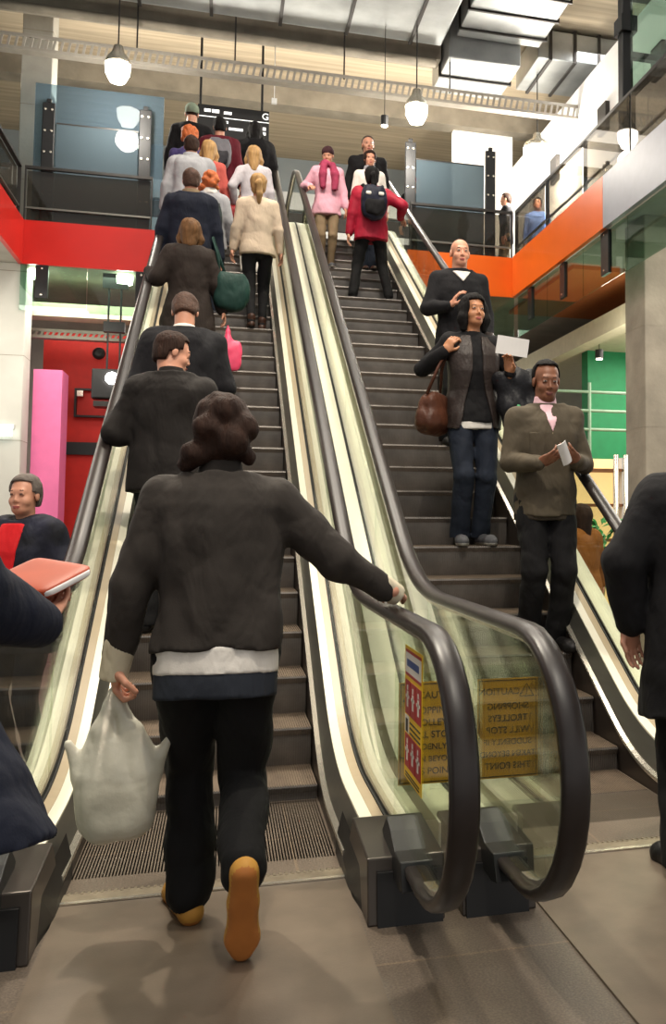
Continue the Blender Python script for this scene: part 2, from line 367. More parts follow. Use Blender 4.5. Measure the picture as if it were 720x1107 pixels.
# ------------------------------------------------------------------ notices
ylw=mat('notice_yellow','#e2a91c',.5,var=.05); ylw2=mat('sticker_yellow','#f2c414',.45,var=.03); ink=mat('notice_ink','#2b2413',.6,var=0); rd=mat('sticker_red','#a81d24',.5,var=.04); wht=mat('sticker_white','#e9e4da',.5,var=0); blu=mat('sticker_blue','#2c4a8c',.5,var=0)
SX0,SX1,SY=.638,.876,3.60
ng=thing('notice_panel',((SX0+SX1)/2,SY,.205),'clear upright panel with a yellow caution notice, between the two escalators','notice')
MB().box(.625,.892,SY-.004,SY+.004,.205,.755).build('clear_panel',gl_clear,ng)
pl=MB().box(SX0,SX1,SY-.0065,SY-.0045,.335,.705).build('notice_plate',ylw,ng)
fr=MB()
for a in ((SX0+.006,SX1-.006,.341,.344),(SX0+.006,SX1-.006,.696,.699)): fr.box(a[0],a[1],SY-.0075,SY-.0063,a[2],a[3])
for x in (SX0+.006,SX1-.009): fr.box(x,x+.003,SY-.0075,SY-.0063,.341,.699)
fr.build('notice_border',ink,ng)
RX=Matrix.Rotation(pi/2,4,'X')
cxn=(SX0+SX1)/2
def nt(body,size,x,z):
    text('lettering',body,size,ink,ng,Matrix.Translation((x-cxn,-.0072,z-.205))@RX)
nt('CAUTION',.036,cxn+.034,.655)
for i,(tx,sz) in enumerate((('SHOPPING',.034),('TROLLEYS',.034),('WILL STOP',.034),('SUDDENLY IF',.031),('TAKEN BEYOND',.029),('THIS POINT',.034))): nt(tx,sz,cxn,.60-i*.044)
b=MB(); tx,tz=SX0+.045,.636
for a_,b_ in (((-.028,0),(.028,0)),((.028,0),(0,.048)),((0,.048),(-.028,0))):
    b.tube([(tx+a_[0],SY-.0075,tz+a_[1]),(tx+b_[0],SY-.0075,tz+b_[1])],.0022,6)
b.box(tx-.002,tx+.002,SY-.0085,SY-.007,tz+.014,tz+.034); b.box(tx-.002,tx+.002,SY-.0085,SY-.007,tz+.006,tz+.010)
b.build('warning_triangle',ink,ng)
# pictogram sticker on the balustrade glass
hx=CL+.48+.148; xs=hx-.0052-.0018
st=thing('pictogram_sticker',(xs,3.13,.44),'tall yellow and red pictogram sticker on the left escalator balustrade glass','sticker')
MB().box(xs-.0008,xs+.0008,2.985,3.275,.455,.885).build('sticker_sheet',ylw2,st)
def sb(name,y0,y1,z0,z1,m,d=.0016): return MB().box(xs-.0008-d,xs-.0007,y0,y1,z0,z1).build(name,m,st)
sb('title_panel',3.0,3.26,.80,.865,wht); sb('title_band',3.0,3.26,.79,.799,rd); sb('title_band',3.0,3.26,.866,.875,rd)
for i in range(3):
    for z0,z1 in ((.665,.775),(.495,.60)):
        y0=2.997+i*.09; q=sb('pictogram',y0,y0+.082,z0,z1,rd)
        b=MB(); zc2=(z0+z1)/2
        b.box(xs-.0032,xs-.0024,y0+.03,y0+.052,zc2-.03,zc2+.02); b.box(xs-.0032,xs-.0024,y0+.034,y0+.048,zc2+.024,zc2+.040); b.box(xs-.0032,xs-.0024,y0+.014,y0+.07,zc2-.002,zc2+.008)
        b.build('figure',wht,q)
q=sb('picture_panel',3.195,3.262,.605,.66,wht); MB().box(xs-.0034,xs-.0024,3.21,3.245,.608,.65).build('figure',ink,q)
MT=Matrix(((0,0,-1,0),(-1,0,0,0),(0,1,0,0),(0,0,0,1)))
for i,z in enumerate((.645,.628,.612)): sb('text_line',3.01,3.18,z-.003,z+.002,ink)
for z in (.475,.465): sb('text_line',3.02,3.25,z-.002,z+.002,ink)
sb('title_line',3.03,3.23,.822,.845,blu,.0024)
# ------------------------------------------------------------------ upper balcony railings, posts, screens
def railing(pts,label,glassm=gl_smoke,post=1.5):
    p=thing('balcony_railing',tuple(pts[0])+(5.53,),label,'railing')
    a,b_=Vector(pts[0]),Vector(pts[1]); d=(b_-a); L_=d.length; d.normalize(); n=Vector((-d.y,d.x))
    def bar(u0,u1,z0,z1,t0,t1,name,m):
        P=[a+d*u0+n*t0,a+d*u1+n*t0,a+d*u1+n*t1,a+d*u0+n*t1]
        MB().hexa([(q.x,q.y,z0) for q in P],[(q.x,q.y,z1) for q in P]).build(name,m,p)
    bar(0,L_,6.31,6.35,-.03,.03,'top_rail',steel_d); bar(0,L_,5.73,5.755,-.015,.015,'lower_rail',steel)
    k=max(1,round(L_/post))
    for i in range(k+1):
        u=L_*i/k; bar(max(0,u-.02),min(L_,u+.02),5.40,6.31,-.025,.025,'post',steel_d)
    for i in range(k):
        bar(L_*i/k+.03,L_*(i+1)/k-.03,5.56,6.29,.028,.038,'infill_glass',glassm)
    return p
railing([(-2.80,15.06),(-1.08,15.06)],'grey railing above the red fascia beside the left escalator',post=1.72)
railing([(-2.86,3.0),(-2.86,15.0)],'grey railing of the left-hand gallery running towards the camera')
railing([(2.78,15.06),(4.47,15.06)],'grey railing above the orange fascia beside the right escalator',post=1.7)
railing([(4.53,4.0),(4.53,15.0)],'long dark railing of the right-hand gallery above the orange and lilac fascia',post=1.57)
def screen_post(x,y,z0,z1,label,w=.17,grp=None):
    p=thing('screen_post',(x,y,z0),label,'post',grp)
    b=MB().box(x-w/2,x+w/2,y-.03,y+.03,z0,z1-.06); b.box(x-w*.2,x+w*.2,y-.03,y+.03,z1-.06,z1); b.build('upright',black,p,bevel=.01)
    for k in range(5):
        z=z0+(z1-z0)*(.30+.155*k)
        if k in (1,): continue
        for sx in (-.045,.045):
            MB().lathe((x+sx,y-.031,z),[(.001,-.014),(.017,-.012),(.019,0)],8,axis='y').build('bolt',alu,p)
screen_post(-2.53,15.15,5.36,7.40,'black bolted post left of the frosted screen over the red balcony')
screen_post(-1.21,15.15,5.36,7.45,'black bolted post right of the frosted screen over the red balcony, by the queue')
screen_post(2.79,15.15,5.36,7.42,'black bolted post left of the frosted screen over the orange balcony')
screen_post(4.12,15.15,5.36,7.42,'black bolted post right of the frosted screen over the orange balcony')
def screen(x0,x1,y,z0,z1,z2,label):
    p=thing('glass_screen',((x0+x1)/2,y,z0),label,'glass screen')
    MB().box(x0,x1,y-.006,y+.006,z0,z1).build('frosted_pane',gl_frost,p)
    if z2: MB().box(x0-.3,x1+.35,y+.03,y+.04,z0,z2).build('clear_pane',glass('pale_blue_glass','#c3d2da',.6,milk=.15,milkcol='#7d92a2'),p)
    b=MB().box(x0,x1,y-.012,y+.012,z0,z0+.03); b.build('bottom_rail',steel_d,p)
    b=MB().box(x0,x1,y-.010,y+.010,z1,z1+.02); b.build('top_edge',steel_d,p)
screen(-2.43,-1.31,15.18,5.6,7.05,7.65,'frosted grey glass screen behind the railing over the red balcony')
screen(2.89,4.02,15.18,5.6,7.1,None,'frosted grey glass screen behind the railing over the orange balcony')
# hanging glass below the fascias with dark clamps
def hang_glass(x0,x1,y0,y1,z0,z1,label,clamps,n):
    p=thing('hanging_glass',((x0+x1)/2,(y0+y1)/2,z0),label,'glass panel'); alongx=(x1-x0)>(y1-y0)
    for i in range(n):
        if alongx: a=x0+(x1-x0)*i/n; c_=x0+(x1-x0)*(i+1)/n; MB().box(a+.004,c_-.004,y0,y1,z0,z1).build('pane',gl_green,p)
        else: a=y0+(y1-y0)*i/n; c_=y0+(y1-y0)*(i+1)/n; MB().box(x0,x1,a+.004,c_-.004,z0,z1).build('pane',gl_green,p)
    for (a,c_,d,e) in clamps:
        q=(MB().box(a,c_,y0-.02,y1+.02,d,e) if alongx else MB().box(x0-.02,x1+.02,a,c_,d,e)).build('clamp',black,p,bevel=.006)
        for z in (d+.05,e-.05):
            m_=(a+c_)/2
            MB().lathe((m_,y0-.02,z),[(.002,-.012),(.015,-.01),(.016,0)],8,axis='y').build('bolt',alu,q) if alongx else MB().box(x0-.03,x0-.02,m_-.012,m_+.012,z-.012,z+.012).build('bolt',alu,q)
hang_glass(-2.80,-1.04,14.955,14.967,4.24,4.895,'green-edged glass hanging below the red fascia',[(-2.60,-2.43,4.42,4.895),(-1.27,-1.12,4.45,4.895)],2)
hang_glass(2.75,4.48,14.955,14.967,4.24,4.895,'green-edged glass hanging below the orange fascia facing the escalators',[(2.9,3.05,4.45,4.895)],2)
hang_glass(4.52,4.532,6.0,14.9,4.24,4.895,'long green-edged glass hanging below the right-hand gallery',[(14.1,14.3,4.40,4.895),(12.6,12.8,4.40,4.895),(11.0,11.25,4.35,4.895)],6)
# beam and tray below the left gallery
struct(MB().box(-9,-.95,15.6,16.0,4.30,4.50).build('trim_beam_left',creamb))
def tray(x0,x1,y,z0,z1,label,n,m=alu,along='x'):
    p=thing('cable_tray',((x0+x1)/2,y,z0),label,'cable tray')
    b=MB().box(x0,x1,y-.015,y+.015,z1-.045,z1); b.build('top_flange',m,p); MB().box(x0,x1,y-.015,y+.015,z0,z0+.045).build('bottom_flange',m,p)
    b=MB()
    for i in range(n):
        x=x0+(x1-x0)*i/n; b.hexa([(x,y-.008,z0+.04),(x+.035,y-.008,z0+.04),(x+.035,y+.008,z0+.04),(x,y+.008,z0+.04)],[(x+.03,y-.008,z1-.04),(x+.065,y-.008,z1-.04),(x+.065,y+.008,z1-.04),(x+.03,y+.008,z1-.04)])
    b.build('web',m,p); MB().box(x0,x1,y+.02,y+.16,z0,z0+.01).build('tray_floor',m,p)
    return p
tm=mat('tray_metal','#9c968c',.45,.3,var=.08)
tray(-4.4,6.6,15.0,8.02,8.26,'long slotted metal tray hanging under the ceiling across the hall',110,tm)
tray(-4.2,-1.0,15.9,4.02,4.16,'short slotted tray below the beam in front of the red wall',40,tm)
# rods
for x,lab in ((-3.9,'thin steel rod holding the slotted tray at its left end'),(-1.35,'thin steel rod holding the slotted tray left of the black sign'),(.05,'thin steel rod holding the slotted tray behind the black sign'),(1.7,'thin steel rod holding the slotted tray right of the black sign'),(3.4,'thin steel rod holding the slotted tray beside the boxed duct')):
    tag(MB().tube([(x,15.02,8.2),(x,15.02,9.6)],.012,6).build('hanger_rod',steel_d),lab,'rod')
# ducts and ceiling services
def duct(x0,x1,y0,y1,z0,z1,label,joints,axis='x'):
    p=thing('air_duct',((x0+x1)/2,(y0+y1)/2,z0),label,'duct'); MB().box(x0,x1,y0,y1,z0,z1).build('casing',galv,p,bevel=.02)
    for xx in (x0+.3,x1-.3): MB().tube([(xx,(y0+y1)/2,z1-.01),(xx,(y0+y1)/2,9.6)],.015,6).build('hanger',steel_d,p)
    for k in range(joints):
        t=(k+.5)/joints
        if axis=='x': x=x0+(x1-x0)*t; MB().box(x-.025,x+.025,y0-.03,y1+.03,z0-.03,z1+.03).build('flange',steel_d,p)
        else: y=y0+(y1-y0)*t; MB().box(x0-.03,x1+.03,y-.02,y+.02,z0-.03,z1+.03).build('flange',steel_d,p)
duct(-5.9,3.25,13.1,15.0,8.95,9.5,'wide galvanised air duct running across the ceiling on the left',9)
duct(3.35,4.55,14.85,16.2,8.72,9.5,'lower box of the stepped galvanised duct at the top right',1,'y')
duct(3.45,4.85,13.0,14.8,9.05,9.55,'upper box of the stepped galvanised duct at the top right',3,'y')
duct(4.9,7.5,15.0,16.3,9.0,9.5,'galvanised air duct running across the ceiling on the right',6)
duct(3.6,7.5,10.6,12.4,9.05,9.5,'nearest galvanised duct in the top right corner of the ceiling',5)
struct(MB().box(-6,7.6,12.45,12.95,9.0,9.6).build('trim_ceiling_beam_near',steel_d)); struct(MB().box(-6,3.3,15.25,15.6,8.85,9.6).build('trim_ceiling_beam_far',concrete_d))
struct(MB().box(-9,12,18.6,19.0,9.2,9.6).build('trim_ceiling_beam_back',concrete_d))
tag(MB().tube([(-6,15.2,8.75),(3.2,15.2,8.75)],.07,12).build('pipe',concrete_d,smooth=True),'brown pipe running under the ceiling behind the slotted tray','pipe')
# black upright at the right gallery
ru=thing('black_upright',(4.72,10.8,5.35),'thick black upright behind the right-hand gallery railing','post')
MB().box(4.60,4.74,10.75,10.9,5.36,8.2).build('shaft',black,ru,bevel=.01); MB().box(4.57,4.78,10.7,10.95,7.3,7.5).build('collar',black,ru); MB().box(4.74,5.4,10.78,10.86,7.0,7.08).build('bracket',black,ru)
tg=thing('glass_screen',(4.66,9.6,6.4),'pale green glass screen above the near end of the right-hand gallery railing','glass screen')
MB().box(4.64,4.652,6.0,10.6,6.40,8.6).build('pane',gl_green,tg); MB().box(4.63,4.66,6.0,10.6,6.38,6.41).build('bottom_rail',steel_d,tg)
# ------------------------------------------------------------------ hanging sign
sg=thing('hanging_sign',(.05,15.9,7.25),'black hanging direction sign with small white lettering','sign')
MB().box(-.50,.605,15.88,15.94,7.25,7.90).build('board',black,sg,bevel=.005)
MB().tube([(-.46,15.91,7.9),(-.46,15.91,9.6)],.02,8).build('hanger',black,sg); MB().tube([(.49,15.91,7.9),(.49,15.91,9.6)],.02,8).build('hanger',black,sg)
sw=mat('sign_white','#f2f2f2',.5,var=0,emit='#ffffff',estr=.7)
MB().box(-.5,.605,15.872,15.879,7.70,7.712).build('divider',sw,sg)
def sgt(b_,s_,x,z): text('lettering',b_,s_,sw,sg,Matrix.Translation((x-.05,-.025,z-7.25))@RX,'LEFT')
sgt('G',.15,.49,7.80)
for x0,x1,z0,z1 in ((-.40,-.30,7.78,7.83),(-.28,-.17,7.775,7.83),(-.10,.02,7.77,7.815),(-.16,-.13,7.62,7.66),(-.11,-.08,7.62,7.66),(-.06,-.03,7.62,7.66),(-.02,.20,7.52,7.56)): MB().box(x0,x1,15.872,15.879,z0,z1).build('illegible_line',sw,sg)
for x,z in ((.44,7.62),(.53,7.60),(.53,7.52)): MB().box(x-.025,x+.025,15.872,15.879,z-.025,z+.025).build('symbol',sw,sg)
# ------------------------------------------------------------------ lamps
def highbay(x,y,z,label,r=.17,e=150):
    p=thing('pendant_lamp',(x,y,z),label,'lamp')
    MB().lathe((x,y,z),[(.02,.42),(.06,.40),(.09,.30),(r*.9,.22),(r,.16),(r*1.02,.14)],20).build('housing',alu,p,smooth=True)
    MB().lathe((x,y,z),[(.01,-.14),(r*.6,-.12),(r*.95,0),(r,.13),(r*.5,.15)],20).build('globe',lampm,p,smooth=True)
    MB().tube([(x,y,z+.42),(x,y,9.6)],.01,6).build('cable',steel_d,p)
    l=bpy.data.lights.new('lamp_light','POINT'); l.energy=e; l.shadow_soft_size=.18; l.color=(1,.93,.82); o=bpy.data.objects.new('lamp_light',l); C.objects.link(o); o.parent=p; o.location=(0,-.05,-.36)
highbay(-1.54,14.4,7.58,'bright white pendant lamp above the red balcony on the left',.17,150); highbay(2.74,14.4,7.50,'bright white pendant lamp above the top of the right escalator',.17,130)
highbay(5.08,15.6,7.55,'bright glaring lamp over the right-hand gallery near the white wall',.24,420)
def spot(x,y,z,label,top,r=.06):
    p=thing('small_lamp',(x,y,z),label,'lamp'); MB().lathe((x,y,z),[(r*.4,.16),(r,.15),(r,.0),(r*.8,0)],14).build('can',black,p); MB().lathe((x,y,z),[(.001,-.02),(r*.8,-.012),(r*.85,.02)],14).build('bulb',lampm2,p); MB().tube([(x,y,z+.15),(x,y,top)],.006,6).build('cable',steel_d,p)
spot(2.28,14.6,7.36,'small spot lamp hanging left of the right pendant lamp',9.6)
spot(6.05,15.2,4.02,'dark cylinder downlight under the cream soffit near the green wall',4.3,.07)
tag(MB().box(.62,.70,15.4,15.46,7.85,7.93).tube([(.66,15.43,7.93),(.66,15.43,9.6)],.006,6).build('ceiling_sensor',white),'tiny white box sensor hanging on a rod right of the black sign','sensor')
# projector-like flood lamp and frames at the red wall
pj=thing('flood_lamp',(-1.62,15.3,3.2),'bright flood lamp hanging on twin rods in front of the red wall','lamp')
MB().box(-1.86,-1.44,15.25,15.5,3.06,3.50).build('housing',black,pj,bevel=.02); MB().box(-1.82,-1.30,15.2,15.52,2.94,3.02).build('tray',steel_d,pj)
MB().lathe((-1.58,15.24,3.36),[(.001,-.03),(.075,-.02),(.09,0)],16,axis='y').build('lens',mat('flood_glow','#ffffff',.5,var=0,emit='#fff6f0',estr=90),pj)
for x in (-1.66,-1.49): MB().tube([(x,15.3,3.5),(x,15.3,4.70)],.014,6).build('rod',black,pj)
MB().box(-1.72,-1.43,15.25,15.38,4.05,4.2).build('bracket',black,pj); MB().box(-1.75,-1.40,15.27,15.33,4.70,4.92).build('ceiling_plate',black,pj)
dk=mat('charcoal_band','#23282a',.6,var=.05)
struct(MB().box(-2.55,-1.3,16.84,16.9,2.33,2.53).build('trim_band_red_wall',dk))
fr=thing('wall_frame',(-2.1,16.8,2.95),'dark empty square frame mounted on the red wall','frame')
for a in ((-2.29,-1.75,2.93,2.96),(-2.29,-1.75,3.36,3.39)): MB().box(a[0],a[1],16.78,16.89,a[2],a[3]).build('rail',black,fr)
for x in (-2.29,-1.78): MB().box(x,x+.03,16.78,16.89,2.96,3.36).build('stile',black,fr)
MB().box(-2.25,-2.16,16.76,16.8,3.26,3.35).build('fitting',alu,fr)
tag(MB().lathe((-1.96,16.86,3.98),[(.002,-.02),(.05,-.03),(.09,-.01),(.1,.03)],18,axis='y').build('round_speaker',black),'small round black speaker high on the red wall','speaker')
tb=thing('wall_light',(-3.0,14.95,2.5),'white tube light on the pale column at far left','lamp'); MB().box(-3.3,-2.80,14.93,14.995,2.56,2.62).build('bracket',white,tb); MB().tube([(-3.28,14.92,2.50),(-2.82,14.92,2.50)],.05,12).build('tube',tubem,tb)
for x,lab in ((-2.45,'round white ceiling light under the gallery at the far left'),(-1.45,'round white ceiling light under the gallery beside the escalator')):
    tag(MB().lathe((x-.3 if x<-2 else x,15.3,4.80),[(.001,-.03),(.11,-.02),(.12,.1)],18).build('ceiling_light',lampm2),lab,'lamp')
# posts, shelf and plant in the right background
for i,(x,lab) in enumerate(((4.30,'slim steel pole left of the concrete column'),(4.42,'slim steel pole touching the concrete column'))):
    tag(MB().tube([(x,10.3,0),(x,10.3,2.05)],.03,12).build('steel_pole',alu,smooth=True),lab,'pole')
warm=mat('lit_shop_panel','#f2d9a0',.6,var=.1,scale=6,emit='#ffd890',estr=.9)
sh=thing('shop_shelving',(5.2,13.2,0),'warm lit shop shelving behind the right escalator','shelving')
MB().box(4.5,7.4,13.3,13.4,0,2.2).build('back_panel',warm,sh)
for z in (.5,1.0,1.5,2.0): MB().box(4.5,7.4,12.95,13.3,z,z+.04).build('shelf',mat('brown_shelf','#8a5a36',.6),sh)
for x in (4.5,5.5,6.5,7.36): MB().box(x,x+.04,12.95,13.3,0,2.2).build('side_panel',white,sh)
gr=thing('green_handrail',(5.6,14.5,2.7),'pale green metal railing in front of the green wall','railing')
for z in (2.75,3.05,3.35): MB().tube([(4.6,14.5,z),(6.6,14.5,z)],.025,8).build('rail',mat('pale_green_metal','#7f9a86',.5,.3),gr)
for x in (4.7,5.6,6.5): MB().tube([(x,14.5,0),(x,14.5,3.5)],.03,8).build('post',MATS['pale_green_metal'],gr)
leaf=mat('glossy_leaf','#1f7a34',.3,var=.3,scale=12)
ptd=thing('potted_plant',(3.55,8.9,0),'glossy green potted plant behind the right escalator','plant')
MB().lathe((3.55,8.9,0),[(.12,0),(.17,.4),(.18,.42),(.15,.41)],16).build('pot',white,ptd,smooth=True)
b=MB()
for i in range(70):
    a=random.random()*2*pi; r=random.random()*.2; z=.85+random.random()*.45; c_=Vector((3.55+r*cos(a),8.9+r*sin(a),z)); d=Vector((cos(a)*.6,sin(a)*.6,random.uniform(-.2,.8))).normalized()*.12; s_=d.cross(Vector((0,0,1))).normalized()*.03; u=Vector((0,0,.012))
    b.add([c_,c_+d*.5+s_+u,c_+d,c_+d*.5-s_+u,c_+d*.5+Vector((0,0,.03))],[(0,1,4),(1,2,4),(2,3,4),(3,0,4)])
o=b.build('leaves',leaf,ptd); o['kind']='stuff'
b=MB()
for i in range(5): b.tube([(3.55,8.9,.38),(3.55+random.uniform(-.1,.1),8.9+random.uniform(-.1,.1),1.1)],.008,6)
b.build('stems',mat('plant_stem','#4a6b35',.7),ptd)
# ------------------------------------------------------------------ lights, camera, world
def area(name,loc,rot,size,e,col=(1,.93,.82),sy=None):
    l=bpy.data.lights.new(name,'AREA'); l.energy=e; l.size=size; l.color=col
    if sy: l.shape='RECTANGLE'; l.size_y=sy
    o=bpy.data.objects.new(name,l); C.objects.link(o); o.location=loc; o.rotation_euler=rot; return o
area('fill_area_light',(1,9,9.0),(0,0,0),4,420,sy=5)  # unseen area lights added as soft fill, here and in the calls below
area('fill_area_light',(1,1.5,6.5),(0,0,0),3.0,150,sy=2.5)
area('fill_area_light',(6.6,13,9.2),(0,0,0),2,300,sy=6,col=(1,.98,.95))
area('fill_area_light',(1,19,9.2),(0,0,0),8,260,sy=2)
area('fill_area_light',(-3.6,10,4.85),(0,0,0),1.2,160,sy=8)
area('fill_area_light',(-2.0,15.3,4.86),(0,0,0),2,70,sy=.5); area('fill_area_light',(-2.6,13.0,4.6),(0,0,0),1,60,sy=1)
area('fill_area_light',(7.4,14,4.2),(0,0,0),2.5,160,sy=2.5)
area('fill_area_light',(6.2,8.5,4.85),(0,0,0),1.5,160,sy=4); area('fill_area_light',(1,18.5,4.8),(0,0,0),6,160,sy=3)
def spotl(loc,to,e,ang=50,col=(1,.9,.74),r=.12):
    l=bpy.data.lights.new('ceiling_spot','SPOT'); l.energy=e; l.spot_size=math.radians(ang); l.spot_blend=.6; l.shadow_soft_size=r; l.color=col
    o=bpy.data.objects.new('ceiling_spot',l); C.objects.link(o); o.location=loc; o.rotation_euler=(Vector(to)-Vector(loc)).to_track_quat('-Z','Y').to_euler()
spotl((-1.0,7.5,8.6),(.5,3.0,0),1700,44); spotl((2.6,8.0,8.6),(1.2,3.4,.3),500,42); spotl((.2,1.5,8.8),(.4,6.5,1.4),1500,60); spotl((3.2,5,8.8),(1.8,7.5,1.8),1200,60); spotl((1,8,9.2),(.9,11,3.5),900,70)
area('ceiling_fill_light',(1,16.6,8.0),(pi,0,0),9,170,sy=.6)  # upward area light added to brighten the ceiling, no visible fitting
for L_,e_ in (((5.1,12.6,3.5),60),((7.0,13.5,3.2),60),((5.2,8.5,3.4),60),((-4.2,13.5,3.6),40),((-1.9,14.2,3.9),25)):
    l=bpy.data.lights.new('gallery_fill_light','POINT'); l.energy=e_; l.shadow_soft_size=.4; l.color=(1,.92,.76); o=bpy.data.objects.new('gallery_fill_light',l); C.objects.link(o); o.location=L_  # invisible point lights added to fill the space under the galleries
w=bpy.data.worlds.new('World'); bpy.context.scene.world=w; w.use_nodes=True; w.node_tree.nodes['Background'].inputs[0].default_value=(.95,.93,.9,1); w.node_tree.nodes['Background'].inputs[1].default_value=.85
cam=bpy.data.cameras.new('camera'); co=bpy.data.objects.new('camera',cam); C.objects.link(co)
f_,px_,py_,yaw,pit,rol,cz=1054.95,550.13,490.84,.2858,.0678,.0025,1.3009
cy_,sy_=cos(yaw),sin(yaw); Fv=Vector((sy_*cos(pit),cy_*cos(pit),sin(pit))); Rv=Vector((cy_,-sy_,0)); Uv=Rv.cross(Fv)
R2=Rv*cos(rol)+Uv*sin(rol); U2=-Rv*sin(rol)+Uv*cos(rol)
M=Matrix(((R2.x,U2.x,-Fv.x,0),(R2.y,U2.y,-Fv.y,0),(R2.z,U2.z,-Fv.z,cz),(0,0,0,1))); co.matrix_world=M
cam.sensor_fit='VERTICAL'; cam.sensor_height=36; cam.lens=f_/1107*36; cam.shift_x=(360-px_)/1107; cam.shift_y=(py_-553.5)/1107; cam.clip_start=.05
sc=bpy.context.scene; sc.camera=co
sc.view_settings.view_transform='Standard'; sc.view_settings.look='None'; sc.view_settings.exposure=0; sc.view_settings.gamma=1; sc.view_settings.use_curve_mapping=False
sc.cycles.max_bounces=8; sc.cycles.transparent_max_bounces=24; sc.cycles.caustics_reflective=False; sc.cycles.caustics_refractive=False
